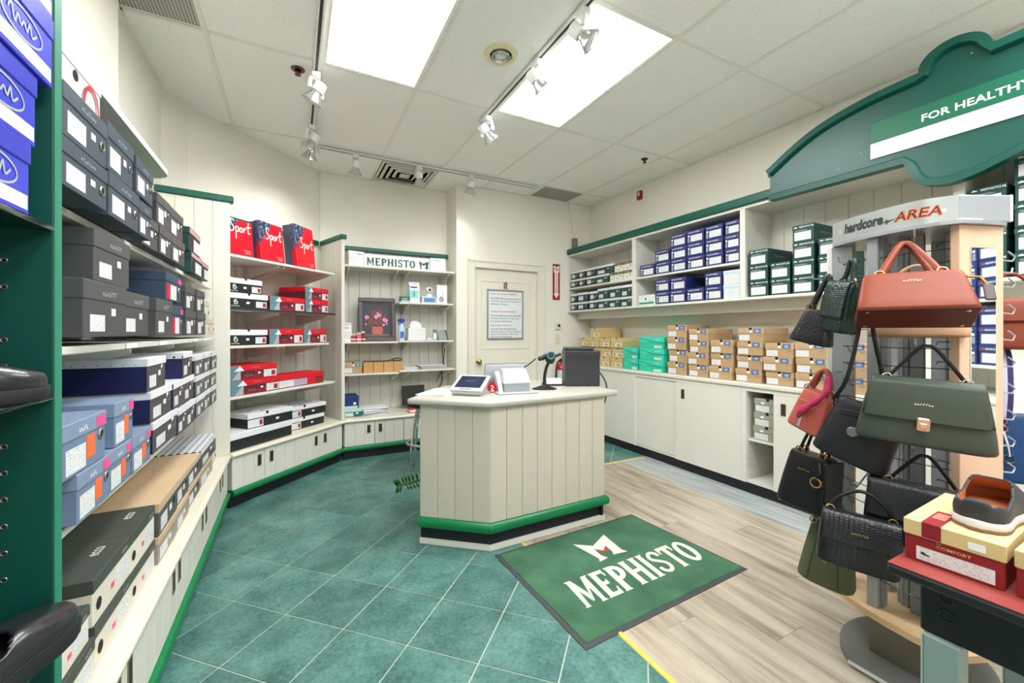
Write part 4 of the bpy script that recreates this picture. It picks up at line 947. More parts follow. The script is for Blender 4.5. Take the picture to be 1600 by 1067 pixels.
for j, (a, b) in enumerate(((2.54, 2.775), (2.79, 3.02))):
    LB('charlab', a, b, z + .016, .128, 'dark grey box, %s of the far pair on middle left shelf, lower' % ordn(j), GL, -.468); LB('charlab', a - .01, b - .03, z + .146, .12, 'dark grey box, %s of the far pair on middle left shelf, upper' % ordn(j), GL, -.47)
LB('beige', 3.04, 3.21, z + .016, .1, 'sand coloured box, bottom one at the far end of middle left shelf', GL, -.475); LB('beige', 3.22, 3.40, z + .016, .1, 'sand coloured box against the partition on middle left shelf', GL, -.475)
LB('beige', 3.01, 3.23, z + .118, .105, 'sand coloured box, upper one at the far end of middle left shelf', GL, -.475)
z = .807
GD = 'dotted lid boxes on the left shelves'
for j, (a, b) in enumerate(((1.96, 2.32), (2.33, 2.50), (2.505, 2.70))): LB('dot', a, b, z + (.012 if j == 0 else 0), .115, 'navy box with white lid, %s of the bottom row on lower left shelf' % ordn(j), GD, -.462)
for j, (a, b) in enumerate(((1.945, 2.24), (2.25, 2.46), (2.465, 2.69))): LB('dot', a, b, z + .128, .115, 'navy box with white lid, %s of the middle row on lower left shelf' % ordn(j), GD, -.464)
for j, (a, b) in enumerate(((1.93, 2.18), (2.44, 2.66))): LB('dot', a, b, z + .245, .122, 'navy box with dotted white lid, %s of the top row on lower left shelf' % ordn(j), GD, -.466)
for j, (a, b) in enumerate(((2.74, 2.98), (2.99, 3.2), (3.21, 3.43))):
    for q, nm in enumerate(('bottom', 'middle', 'top')): LB('dotteal', a, b, z + .112 * q, .11, 'teal box with dotted white lid, %s row, %s stack from the navy boxes' % (nm, ordn(j)), GD, -.466)
GBL = 'blue grey boxes on the lower left shelf'
LB('bgrey', 1.33, 1.535, z + .01, .118, 'blue grey box with orange sticker, bottom row, nearest the green panel', GBL, -.452)
LB('bgrey', 1.54, 1.715, z + .01, .118, 'blue grey box with orange sticker, bottom row, second from green panel', GBL, -.452)
LB('bgrey', 1.72, 1.915, z + .01, .118, 'blue grey box with orange sticker, bottom row, against the navy boxes', GBL, -.452)
LB('bgrey', 1.26, 1.495, z + .13, .125, 'blue grey box with orange sticker, upper row, nearest the green panel', GBL, -.452)
LB('bgrey', 1.58, 1.735, z + .13, .128, 'blue grey box with orange sticker, upper row, second from green panel', GBL, -.452)
z = .402
GC = 'boxes on the left ledge'
LB('cream', 1.43, 1.70, z, .115, 'cream box with dark lid, lower of the second stack on the ledge', GC, -.448)
LB('cream', 1.42, 1.685, z + .118, .122, 'cream box with wide dark lid, upper of the second stack on the ledge', GC, -.45, .37)
LB('cream', 1.70, 1.955, z, .11, 'cream box with dark lid, lower of the third stack on the ledge', GC, -.448)
LB('cream', 1.69, 1.95, z + .112, .125, 'cream box with dark lid, upper of the third stack on the ledge', GC, -.45, .37)
LB('cream', 1.19, 1.41, z, .105, 'cream box with dark lid beside the green panel, lower one', GC, -.446)
LB('cream', 1.19, 1.395, z + .107, .09, 'cream box with dark lid beside the green panel, upper one', GC, -.447)
LB('greyt', 1.98, 2.24, z, .10, 'mushroom box with tan lid, bottom row on the ledge, nearer one', GC, -.448); LB('greyt', 2.25, 2.50, z, .10, 'mushroom box with tan lid, bottom row on the ledge, second one', GC, -.452)
LB('tanlid', 1.98, 2.27, z + .102, .125, 'dark grey box with wide tan lid, upper row on the ledge, nearer one', GC, -.45, .37); LB('tanlid', 2.275, 2.51, z + .102, .115, 'dark grey box with tan lid, upper row on the ledge, second one', GC, -.452)
LB('tanlid', 2.52, 2.82, z + .0, .10, 'dark grey box with tan lid under the spotted navy box', GC, -.455); LB('greyt', 2.84, 3.2, z, .1, 'mushroom box with tan lid, far end of the ledge', GC, -.455)
LB('tanlid', 2.52, 2.81, z + .102, .105, 'dark grey box with tan lid, third of the upper row on ledge', GC, -.455)
LB('dot', 2.83, 3.30, z + .102, .105, 'flat navy box with dotted lid near the far end of the ledge', GC, -.455)
LB('beige', 3.22, 3.44, z, .1, 'sand coloured box in the far corner of the ledge', GC, -.47)

# ---- angled shelves: red and black boxes
GA = 'boxes on the angled shelves'
SPORT = m_splash('sport_artwork', (226, 14, 40), (40, 44, 78), (128, 160, 186), .02)
SIDEA = m_splash('sport_side_artwork', (44, 40, 60), (60, 92, 108), (120, 24, 44), -.4)
def curve_word(g, a, sc, x0, z0):
    S = [[(.20, .62), (.13, .71), (.05, .66), (.06, .55), (.14, .45), (.16, .34), (.08, .25), (-.02, .27)], [(.235, .44), (.25, .3), (.24, .0)], [(.24, .40), (.31, .46), (.37, .39), (.34, .28), (.25, .29)],
         [(.47 + .055 * cos(t), .355 + .085 * sin(t)) for t in [2 * pi * k / 9 for k in range(10)]], [(.56, .42), (.60, .44), (.585, .28)], [(.59, .34), (.64, .45), (.69, .42)], [(.815, .70), (.79, .52), (.775, .36), (.80, .28), (.87, .31)], [(.69, .50), (.79, .525), (.91, .535)]]
    for k, s in enumerate(S): g.ribbon([(x0 + p[0] * sc, z0 + p[1] * sc) for p in s], .042 * sc, a - k * 5e-6, 4)
    return g
def sportbox(u0, u1, z, h, label, extra):
    w, d = u1 - u0, .115; u = (u0 + u1) / 2 + .075; yf = .085; x = AO[0] + (u - yf) * .70711; y = AO[1] + (u + yf) * .70711
    T_ = thing('sport_shoe_box', label, 'shoe box', (x, y, z), AR + extra, 'red boxes standing on the top angled shelf', (-.1, 0))
    G().cbox(-w / 2, w / 2, 0, .04, 0, h, .002).to('lid', SPORT, T_); G().cbox(-w / 2 + .003, w / 2 - .003, .04, d, .003, h - .003, .002).to('body', SIDEA, T_)
    curve_word(G(), -.001, .205, -.068, .125).to('lettering', TEXTW, T_)
    put('lettering', text_mesh('#8', .07, .009, bm('pale_pink_ink', (236, 190, 190)), 0), T_, (w / 2 - .06, -.001, .045)); put('lettering', text_mesh('#5', .05, .014, bm('pale_pink_ink', (236, 190, 190))), T_, (w / 2 - .05, -.001, .026))
sportbox(-.075, .185, 1.847, .272, 'red sport box standing on top angled shelf, cut by the partition', R(4))
sportbox(.225, .49, 1.847, .315, 'red sport box standing in the middle of the top angled shelf', R(8))
sportbox(.58, .845, 1.847, .375, 'red sport box standing at right on the top angled shelf', R(10))
z = 1.452
AB('bw', -.03, .315, z, .112, 'black box with white lid, lower one on the second angled shelf', GA); AB('bw', -.03, .262, z + .114, .108, 'black box with white lid, upper one on the second angled shelf', GA)
AB('red', .33, .695, z, .115, 'red and maroon box, lower left on the second angled shelf', GA); AB('red', .70, .99, z, .113, 'red and maroon box, lower right on the second angled shelf', GA); AB('red', .70, .992, z + .115, .112, 'red and maroon box, upper one on the second angled shelf', GA)
z = 1.17
AB('bw', -.03, .31, z, .118, 'black box with white lid on the third angled shelf', GA); AB('red', .325, .68, z, .125, 'red and maroon box in the middle of the third angled shelf', GA); AB('red', .685, .965, z, .125, 'red and maroon box at right on the third angled shelf', GA)
z = .792
AB('red', -.02, .425, z, .112, 'red and maroon box, lower of two on the fourth angled shelf', GA, .085); AB('red', -.04, .405, z + .114, .11, 'red and maroon box, upper of two on the fourth angled shelf', GA, .09); AB('redside', .435, .95, z, .11, 'long red box lying sideways on the fourth angled shelf', GA, .10, .20)
z = .402
AB('bwide', -.12, .54, z, .122, 'wide black box with white lid, bottom left on the angled ledge', GA, .03, .34); AB('bwlab', .12, .53, z + .124, .11, 'black box with white lid and red swoosh, upper left on ledge', GA, .06, .30, R(-3)); AB('bwlab', .60, 1.0, z, .098, 'black box with white lid, lower right on the angled ledge', GA, .12, .28, R(-3)); AB('bwlab', .58, .99, z + .1, .1, 'black box with white lid, upper right on the angled ledge', GA, .13, .28, R(-6))

# ---- back shelves
GBk = 'boxes on the back shelves'
BB('tan', .445, .63, .84, .115, 'kraft shoe box with white label on the lower back shelf', GBk, 4.56, .25)
for j in range(4):
    T_ = thing('kraft_carton', 'plain brown kraft carton, %s of four in a row on back shelf' % ordn(j), 'carton', (.69 + .104 * j, 4.56, .84), rj(.01), 'brown kraft cartons on the back shelf')
    c_ = bm('brown_kraft', (196, 148, 92)); G().cbox(-.05, .05, 0, .12, 0, .108, .002).to('body', c_, T_)
    g = G(); g.box(-.05, .05, 0, .0595, .108, .1095); g.box(-.05, .05, .0605, .12, .108, .1095); g.to('flap', c_, T_)
BB('tealw', .445, .62, .402, .085, 'sea green shoe box with pale lid under a blue box', GBk, 4.50, .28); BB('petrol', .445, .59, .489, .12, 'royal blue shoe box on the sea green box at back', GBk, 4.51, .26)

# ---- right wall cabinet
z = 1.852; GR1 = 'small dark boxes in the first bay'
for j, (a, b, st) in enumerate(((4.50, 4.33, 'dk'), (4.32, 4.19, 'dk'), (4.18, 3.99, 'dk'), (3.98, 3.745, 'dkgreen'))):
    RB(st, a, b, z, .102, 'small dark box with white lid, upper shelf bottom row, %s from left' % ordn(j), GR1); RB(st, a, b - (.07 if j == 3 else 0), z + .104, .105, 'small dark box with white lid, upper shelf top row, %s from left' % ordn(j), GR1)
for j, (a, b) in enumerate(((3.735, 3.665),)): RB('olive', a, b, z, .10, 'half hidden ivory box end beside the small dark boxes', GR1)
for j, (a, b) in enumerate(((3.66, 3.515), (3.51, 3.365))):
    for q in (0, 1): RB('olive', a, b, z + .1 * q, .098, 'ivory box with olive lid, %s row, %s of the pairs in first bay' % (('bottom', 'top')[q], ('left', 'right')[j]), GR1)
z = 1.552
for j, (a, b, st, h1, h2) in enumerate(((4.50, 4.36, 'dk', .1, .112), (4.355, 4.14, 'dkblue', .1, .118), (4.115, 3.95, 'dk', .104, .11), (3.945, 3.75, 'dkgreen', .108, .125), (3.745, 3.555, 'dkgreen', .108, .13), (3.55, 3.365, 'dkgreen', .108, .13))):
    RB(st, a, b, z, h1, 'small dark box with white lid, lower shelf bottom row, %s from left' % ordn(j), GR1); RB(st, a, b, z + h1 + .002, h2, 'small dark box with white lid, lower shelf top row, %s from left' % ordn(j), GR1)
GB1 = 'blue boxes in the second bay'
cols = [3.255, 3.053, 2.858, 2.668, 2.475, 2.29, 2.138]; cols = [(3.255, 3.056), (3.05, 2.862), (2.857, 2.67), (2.665, 2.48), (2.473, 2.296), (2.28, 2.14)]
nn = [1, 2, 3, 3, 3, 3]
for j, (a, b) in enumerate(cols):
    for q in range(nn[j]): RB('blue', a, b, 1.852 + .118 * q, .1165, 'blue box with white label, upper shelf, %s stack from left, %s box' % (ordn(j), rown(q, nn[j])), GB1)
o = RB('white', 3.29, 3.06, 1.552, .105, 'low white and green box left of the blue boxes', 'white boxes in the second bay', 3.25)
G().box(-.10, .10, .0006, .0012, .01, .03).to('green_band', KELLY, o)
for j, (a, b, n_) in enumerate(((3.045, 2.865, 2), (2.86, 2.675, 2), (2.67, 2.48, 1), (2.475, 2.305, 2))):
    for q in range(n_): RB('blue', a, b, 1.552 + .121 * q, .1195, 'blue box with white label, lower shelf, %s stack from left, %s box' % (ordn(j), rown(q, n_)), GB1)
for q in range(2): RB('pale', 2.295, 2.142, 1.552 + .119 * q, .1175, 'pale blue white box beside the divider, %s of two' % ('lower', 'upper')[q], 'pale boxes in the second bay', 3.24)
GG = 'bottle green boxes on the right wall'
for j, (a, b, n_) in enumerate(((2.068, 1.914, 3), (1.903, 1.755, 2), (1.742, 1.594, 4), (1.572, 1.43, 3))):
    for q in range(n_): RB('green', a, b, 1.552 + .1235 * q, .122, 'bottle green box with white label, third bay %s stack from left, %s box' % (ordn(j), rown(q, n_)), GG, 3.245)
for j, (a, b, n_) in enumerate(((.842, .70, 4), (.68, .525, 5), (.515, .36, 4))):
    for q in range(n_): RB('green', a, b, 1.552 + .123 * q, .1215, 'bottle green box, bay behind the bag rack, %s stack from left, %s box' % (ordn(j), ('bottom', 'second', 'third', 'fourth', 'fifth')[q]), GG, 3.245)
for z0, nz in ((1.062, 3), (1.482, 5)):
    for j in range(4):
        for q in range(nz): RB('blue', -.56 - .205 * j, -.56 - .205 * j - .195, z0 + .121 * q, .1195, 'blue box seen in the rack mirror, %s shelf, %s stack, %s box' % ('lower' if z0 < 1.3 else 'upper', ordn(j), ('bottom', 'second', 'third', 'fourth', 'fifth')[q]), 'blue boxes reflected in the rack mirror', 3.245)
# worktop stacks
GY = 'yellow kraft boxes on the right worktop'
ys = [(4.275, 4.09, 3), (4.08, 3.895, 4), (3.885, 3.695, 3), (3.68, 3.485, 3)]
for j, (a, b, n_) in enumerate(ys):
    for q in range(n_): RB('yellow', a, b - .0, .868 + .112 * q, .1105, 'yellow kraft box, %s stack from the door wall, %s box' % (ordn(j), rown(q, n_)), GY, 3.21 + .02 * (q % 2), .33, R(rj(2)))
GT = 'turquoise boxes on the right worktop'
for q in range(2): RB('teal', 3.47, 3.245, .868 + .118 * q, .1165, 'turquoise box, left stack of two on the worktop, %s' % ('lower', 'upper')[q], GT, 3.20)
for q in range(3): RB('teal', 3.22, 2.895, .868 + .118 * q, .1165, 'turquoise box, right stack of three on the worktop, %s' % ('bottom', 'middle', 'top')[q], GT, 3.20 - (.012 if q == 0 else 0))
GK = 'kraft boxes with a blue print on the right worktop'
for j, (a, b, n_, h_) in enumerate(((2.855, 2.632, 4, .117), (2.615, 2.405, 4, .108), (2.392, 2.178, 3, .111), (2.158, 1.94, 4, .1085), (1.922, 1.712, 3, .106), (1.70, 1.49, 3, .109), (1.47, 1.27, 3, .109))):
    for q in range(n_):
        o = rj(.008) + (.012 if q >= n_ - 2 and j in (1, 3) else 0)
        RB('tan', a - o, b - o * .6, .868 + h_ * q, h_ - .0015, 'kraft box with blue print, %s stack from the turquoise boxes, %s box' % (ordn(j), rown(q, n_)), GK, 3.205 + rj(.01))
for q in range(3): RB('sage', 2.005 - .004 * q, 1.79 - .004 * q, .431 + .108 * q, .1065, 'sage green box in the open cupboard below the worktop, %s' % ('bottom', 'middle', 'top')[q], 'sage boxes in the open cupboard', 3.20)
for nm, zt in (('upper of the second stack on the ledge', .122), ('upper of the third stack on the ledge', .125)):
    o = [o for o in COL.objects if o.get('label', '').endswith(nm)][0]
    put('lettering', text_mesh('ecco', .06, .02, bm('pale_lid_ink', (214, 214, 206)), .01), o, (.05, .05, zt + .0006), (R(-90), 0, 0)); put('lettering', text_mesh('ecco', .06, .02, bm('pale_lid_ink', (214, 214, 206)), .01), o, (-.06, .20, zt + .0006), (R(-90), 0, 0))
# box printed arcs on the pale lid box
o = [o for o in COL.objects if o.get('label', '').startswith('pale grey box with a red arc')][0]
G().ribbon([(.02, .0), (.03, .05), (.06, .075), (.095, .06), (.11, .0)], .01, -.0014).to('red_arc', RED, o)
for nm in ('black box with white lid and red swoosh, upper left on ledge', 'black box with white lid, upper right on the angled ledge', 'black box with white lid, lower right on the angled ledge'):
    o = [o for o in COL.objects if o.get('label') == nm][0]
    zt = .11 if 'swoosh' in nm else (.1 if 'upper' in nm else .098)
    g = G(); g.ribbon([(-.02, .03), (-.05, .06), (.02, .10), (.12, .10)], .014, zt + .0006, 5, 'z'); g.ribbon([(-.14, .10), (-.05, .16)], .012, zt + .0006, 3, 'z'); g.to('red_swoosh', bm('swoosh_red', (206, 62, 84)), o)
# ================================================================ things on the back shelves
# lettered banner box leaning on the top shelf
T_ = thing('lettered_banner', 'white banner box lettered in green on the top back shelf', 'banner', (1.0, 4.60, 1.966), R(0))
G().cbox(-.35, .36, 0, .03, 0, .135, .003).to('board', WHT, T_)
g = G(); slab_word(g, 'MEPHISTO', -.325, .015, .52, .082, -.0012, 'y', .12); g.to('lettering', TEXTG, T_)
G().flat([(.235 + p[0] * .115, .012 + p[1] * .09) for p in LOGO], -.0012).to('logo', TEXTG, T_)
for lab, x0, x1, Yf, ex in (('white carton with small script at the left end of top back shelf', .495, .66, 4.60, R(12)), ('white carton with small script at the right end of top back shelf', 1.375, 1.55, 4.62, R(-8))):
    T_ = thing('white_carton', lab, 'carton', ((x0 + x1) / 2, Yf, 1.966), ex, 'white cartons on the top back shelf')
    w = (x1 - x0) / 2; G().cbox(-w, w, 0, .14, 0, .152, .002).to('body', WHT, T_)
    put('lettering', text_mesh('Clarks', .06, .018, TEXTD, 0, .3), T_, (.03 if x0 < 1 else -.03 + .02, -.001, .125))
# framed flower picture
T_ = thing('framed_picture', 'dark framed picture of pink flowers in a vase on back shelf', 'picture', (.80, 4.66, 1.169), 0, None, (R(-7), 0))
FRM = mat('dark_walnut_frame', (74, 64, 60), .4, var=.12, scale=12)
w, hh, fw = .195, .475, .046
g = G()
for a in ((-w, w, 0, fw), (-w, w, hh - fw, hh), (-w, -w + fw, fw, hh - fw), (w - fw, w, fw, hh - fw)): g.cbox(a[0], a[1], -.022, .0, a[2], a[3], .006)
g.to('frame', FRM, T_)
g = G()
for a in ((-w + fw, w - fw, fw, fw + .012), (-w + fw, w - fw, hh - fw - .012, hh - fw), (-w + fw, -w + fw + .012, fw + .012, hh - fw - .012), (w - fw - .012, w - fw, fw + .012, hh - fw - .012)): g.box(a[0], a[1], -.014, .0, a[2], a[3])
g.to('inner_lip', mat('near_black_wood', (44, 38, 38), .5), T_)
G().box(-w + fw, w - fw, -.006, .0, fw, hh - fw).to('canvas', mat('dusky_canvas', (58, 60, 70), .6, var=.2, scale=8), T_)
random.seed(3)
g = G(); g.prism([(-.045, .075), (.045, .075), (.06, .12), (.05, .16), (-.05, .16), (-.06, .12)], -.008, -.006, 'y'); g.to('painted_vase', mat('copper_paint', (176, 92, 66), .5, var=.25, scale=30), T_)
g = G(); g.box(-.14, .14, -.0075, -.006, .055, .078); g.to('painted_table', mat('rust_paint', (120, 84, 74), .5, var=.3, scale=20), T_)
def blob(g, x, z, r, y):
    n = 9; g.flat([(x + r * (1 + .2 * math.sin(3 * k + x * 99)) * cos(2 * pi * k / n), z + r * (1 + .2 * math.cos(5 * k + z * 77)) * sin(2 * pi * k / n)) for k in range(n)], y)
g = G()
for k in range(60):
    a, r_ = random.uniform(0, 2 * pi), random.uniform(0, 1) ** .6; blob(g, .105 * r_ * cos(a), .245 + .105 * r_ * sin(a), random.uniform(.006, .018), -.0065 - .00002 * k)
tag(g.to('painted_foliage', mat('russet_foliage_paint', (124, 66, 42), .6, var=.6, scale=40), T_), kind='stuff')
for (x, z, r_) in ((-.11, .262, .021), (-.01, .268, .022), (.022, .285, .018), (.083, .232, .026), (.066, .18, .014), (.10, .195, .011), (-.12, .185, .01), (.005, .31, .012)):
    g = G(); blob(g, x, z, r_, -.0085); o = g.to('painted_rose', mat('pink_rose_paint', (226, 150, 190), .5, var=.12, scale=60), T_)
    g = G(); blob(g, x, z, r_ * .5, -.009); g.to('rose_heart', mat('deep_rose_paint', (206, 104, 156), .5), o)
# shop card, trinkets, bottle ...
T_ = thing('standing_card', 'white standing card with a small tricolour flag at the shelf end', 'card', (.487, 4.60, 1.169), R(8), None, (R(-8), 0))
G().cbox(-.045, .045, 0, .004, 0, .20, .001).to('card', WHITEP, T_)
g = G(); g.box(-.014, -.005, -.0008, 0, .135, .155); g.to('flag_blue', bm('flag_blue', (40, 52, 100)), T_); G().box(.006, .015, -.0008, 0, .135, .155).to('flag_red', RED, T_)
put('lettering', text_mesh('MEPHISTO', .07, .012, TEXTD, .01), T_, (0, -.001, .182))
G().box(-.035, .035, -.0008, 0, .03, .11).to('small_print', LABEL, T_)
for k, (x, c, w) in enumerate(((.545, (190, 60, 70), .05), (.60, (206, 110, 120), .045), (.645, (150, 40, 50), .035))):
    T_ = thing('gift_pack', 'little red and pink gift pack before the framed picture, %s from left' % ordn(k), 'packet', (x, 4.585, 1.169), R(10 * k - 8), 'small gift packs on the back shelf')
    m_ = bm('gift_red_%s' % ('deep', 'rose', 'wine')[k], c); G().cbox(-w / 2, w / 2, 0, .045, 0, .062 + .012 * k, .004).to('pack', m_, T_)
    g = G(); g.tube(catmull([(-.018, .02, .064 + .012 * k), (-.01, .02, .085 + .012 * k), (0, .02, .066 + .012 * k), (.01, .02, .085 + .012 * k), (.018, .02, .064 + .012 * k)], 3), .004, 5); g.to('bow', WHITEP, T_); G().box(-w / 2 - .0005, w / 2 + .0005, -.0008, .0, .02, .03).to('band', WHITEP, T_)
T_ = thing('spray_bottle', 'clear spray bottle with a blue trigger right of the picture', 'bottle', (1.045, 4.60, 1.176), R(0))
G().loft([[(.034 * a * cos(t), .024 * a * sin(t), z) for t in [2 * pi * k / 16 for k in range(16)]] for a, z in ((.9, 0), (1, .01), (1, .13), (.75, .155), (.4, .175), (.38, .19))]).to('bottle', mat('cloudy_plastic', (188, 206, 222), .2, var=.05), T_, smooth=50)
BLP = mat('trigger_blue', (24, 50, 150), .35, var=.05)
g = G(); g.cbox(-.016, .016, -.014, .014, .19, .205, .004); g.prism([(-.035, .205), (.03, .205), (.034, .225), (.02, .238), (-.03, .238), (-.048, .225)], -.012, .012, 'y'); g.prism([(-.028, .206), (-.018, .206), (-.03, .165), (-.036, .17)], -.006, .006, 'y'); g.to('trigger', BLP, T_)
G().box(-.02, .02, -.0255, -.02, .03, .10).to('label', mat('blue_oval_label', (70, 110, 180), .5, var=.3, scale=40), T_)
T_ = thing('tissue_box', 'white tissue box with a raised tissue on the back shelf', 'tissue box', (1.215, 4.60, 1.176), R(-3))
G().cbox(-.098, .098, 0, .12, 0, .14, .006).to('carton', WHT, T_)
g = G(); g.loft([[(-.06, .05, .139), (.06, .05, .139), (.06, .07, .139), (-.06, .07, .139)], [(-.075, .04, .175), (.06, .05, .18), (.075, .08, .17), (-.06, .075, .185)], [(-.05, .05, .215), (.0, .055, .225), (.045, .065, .20), (-.02, .07, .21)]]); g.to('tissue', WHITEP, T_, smooth=60)
T_ = thing('little_tray', 'small clear tray between tissue box and phone on the back shelf', 'tray', (1.362, 4.60, 1.176))
g = G(); g.cbox(-.04, .04, 0, .06, 0, .004, .001); g.cbox(-.04, .04, 0, .004, .004, .022, .001); g.cbox(-.04, .04, .056, .06, .004, .022, .001); g.to('tray', mat('clear_tray', (206, 210, 208), .2), T_); G().cbox(-.03, .02, .01, .05, .0045, .03, .002).to('card_stack', WHITEP, T_)
T_ = thing('desk_phone', 'cordless phone handset standing left of the card terminal', 'phone', (1.425, 4.60, 1.176), R(-6), None, (R(-12), 0))
G().cbox(-.022, .022, 0, .03, 0, .14, .006).to('handset', GREYP, T_); G().cbox(-.016, .016, -.002, 0, .09, .125, .001).to('screen', bm('phone_screen', (70, 104, 116)), T_); G().box(-.015, .015, -.0015, 0, .02, .075).to('keypad', LABEL2, T_)
T_ = thing('card_terminal', 'grey desk terminal with dark edge at the right of back shelf', 'terminal', (1.52, 4.60, 1.176), R(6), None, (0, 0))
G().prism([(0, 0), (.1, 0), (.1, .115), (.06, .115), (0, .02)], -.055, .05, 'x').to('housing', mat('terminal_grey', (150, 156, 154), .35, var=.1), T_); G().prism([(0, 0), (.1, 0), (.1, .118), (.058, .118), (-.002, .022)], .05, .062, 'x').to('side_panel', BLACK, T_)
# second shelf right
T_ = thing('green_card_box', 'little dark green box at the left end of the upper short shelf', 'box', (1.078, 4.575, 1.596), R(4)); G().cbox(-.054, .054, 0, .04, 0, .064, .002).to('carton', bm('forest_carton', (20, 104, 72)), T_)
put('lettering', text_mesh('#6', .06, .018, TEXTW, .0, .2), T_, (0, -.001, .04)); G().box(-.045, .045, -.0007, 0, .008, .02).to('small_print', LABEL2, T_)
T_ = thing('filter_box', 'tall white box with an aqua print on the upper short shelf', 'box', (1.183, 4.60, 1.596), R(5)); G().cbox(-.064, .064, 0, .06, 0, .23, .002).to('carton', WHT, T_)
G().box(-.055, .05, -.0007, 0, .05, .14).to('aqua_print', mat('aqua_print', (150, 214, 206), .5, var=.2, scale=14), T_); G().flat([(-.004, .06), (.006, .06), (.012, .1), (.0, .15), (-.01, .1)], -.0012).to('bottle_print', bm('deep_aqua', (60, 160, 156)), T_); G().box(-.04, .035, -.0008, 0, .165, .18).to('dark_band', bm('navy_band', (60, 70, 100)), T_); G().box(-.05, .05, -.0008, 0, .195, .215).to('small_print', LABEL2, T_); G().box(-.064, -.0642 + .012, -.001, .0, .03, .2).to('teal_edge', bm('teal_edge', (60, 150, 146)), T_)
T_ = thing('blue_label_box', 'low white box with blue front under the little camera', 'box', (1.35, 4.58, 1.596)); G().cbox(-.08, .08, 0, .09, 0, .072, .002).to('carton', WHT, T_); G().box(-.065, .068, -.0007, 0, .008, .062).to('blue_front', bm('sky_blue_print', (92, 150, 206)), T_); put('lettering', text_mesh('#8', .09, .022, bm('ink_blue', (40, 70, 120)), .01), T_, (0, -.0012, .036))
T_ = thing('security_camera', 'small white round camera on the blue fronted box', 'camera', (1.36, 4.625, 1.669))
G().lathe([(.036, 0), (.038, .008), (.03, .03), (.028, .036)], 20).to('base', WHT, T_, smooth=50); G().lathe([(.001, -.04), (.022, -.034), (.036, -.016), (.04, 0), (.036, .018), (.022, .034), (.001, .04)], 20, (0, 0, .075)).to('ball', WHT, T_, smooth=80); G().lathe([(.001, -.012), (.014, -.011), (.016, 0)], 18, (0, -.032, .08), 'y').to('lens', BLACK, T_, smooth=50)
T_ = thing('bulb_box', 'white carton with a grey bulb print at the right of the shelf', 'box', (1.505, 4.60, 1.596), R(-6)); G().cbox(-.06, .06, 0, .06, 0, .215, .002).to('carton', WHT, T_); G().flat([(-.006 + .03 * cos(t), .05 + .035 * sin(t)) for t in [2 * pi * k / 14 for k in range(14)]], -.0008).to('bulb_print', bm('bulb_grey', (150, 156, 158)), T_); G().box(.008, .014, -.0009, 0, .085, .125).to('stem_print', GREYINK, T_)
# fourth shelf
def papers(name, lab, cat, loc, n, w, d, th, rot, group=None, m=None):
    T_ = thing(name, lab, cat, loc, rot, group)
    for k in range(n): G().cbox(-w / 2, w / 2, -d / 2, d / 2, 0, th * .8, .0004).to('sheet', m or (WHITEP, GREYP, LABEL2)[k % 3] if n > 1 else (m or WHITEP), T_, (rj(.012), rj(.012), k * th), (0, 0, rj(.12)))
    return T_
papers('paper_pile', 'loose pile of grey papers at the right of the lower back shelf', 'papers', (1.40, 4.70, .853), 6, .30, .21, .006, R(4))
papers('paper_pile', 'small pile of papers next to the kraft cartons on the shelf', 'papers', (1.15, 4.68, .853), 4, .16, .2, .005, R(-8))
T_ = thing('black_cable', 'black cable hanging from the shelf by the alcove edge', 'cable', (1.585, 4.72, 1.17)); g = G(); g.tube(catmull([(0, 0, 0), (.005, .04, -.1), (-.005, .05, -.25), (.0, .03, -.3), (-.02, .06, -.36), (-.01, .09, -.48), (-.06, .1, -.6)], 5), .006, 6); g.to('wire', BLACK, T_, smooth=60); G().tube(catmull([(-.015, .0, .0), (-.02, .05, -.12), (-.01, .06, -.3), (-.08, .1, -.5)], 5), .004, 6).to('wire', BLACK, T_, smooth=60)
T_ = thing('coiled_lead', 'thin black lead looped above the row of kraft cartons', 'cable', (.85, 4.62, .952)); g = G(); g.tube(catmull([(-.2, 0, .008), (-.05, .01, .004), (.06, 0, .008), (.14, .01, .03), (.20, .02, .02), (.19, .03, .006), (.1, .04, .004)], 5), .005, 6); g.to('lead', BLACK, T_, smooth=60)
papers('magazine_pile', 'heap of magazines and papers on the ledge beside teal box', 'magazines', (.75, 4.62, .402), 9, .26, .22, .008, R(6), None)
T_ = thing('dark_monitor', 'small dark screen leaning on the back ledge behind the counter', 'monitor', (1.21, 4.70, .402), R(0), None, (R(-10), 0)); G().cbox(-.13, .13, 0, .02, .04, .26, .004).to('casing', BLACK, T_); G().cbox(-.118, .118, -.002, 0, .055, .25, .001).to('screen', mat('dark_screen', (36, 40, 40), .25), T_); G().cbox(-.05, .05, -.04, .05, 0, .04, .004).to('foot', BLACK, T_)
T_ = thing('red_book', 'red booklet with white edge below the dark screen', 'book', (1.18, 4.50, .402), R(5)); G().cbox(-.09, .09, -.06, .06, 0, .006, .001).to('cover', RED, T_); G().cbox(-.086, .09, -.058, .058, .0062, .03, .001).to('pages', WHITEP, T_); G().cbox(-.09, .09, -.06, .06, .0302, .036, .001).to('cover', RED, T_)

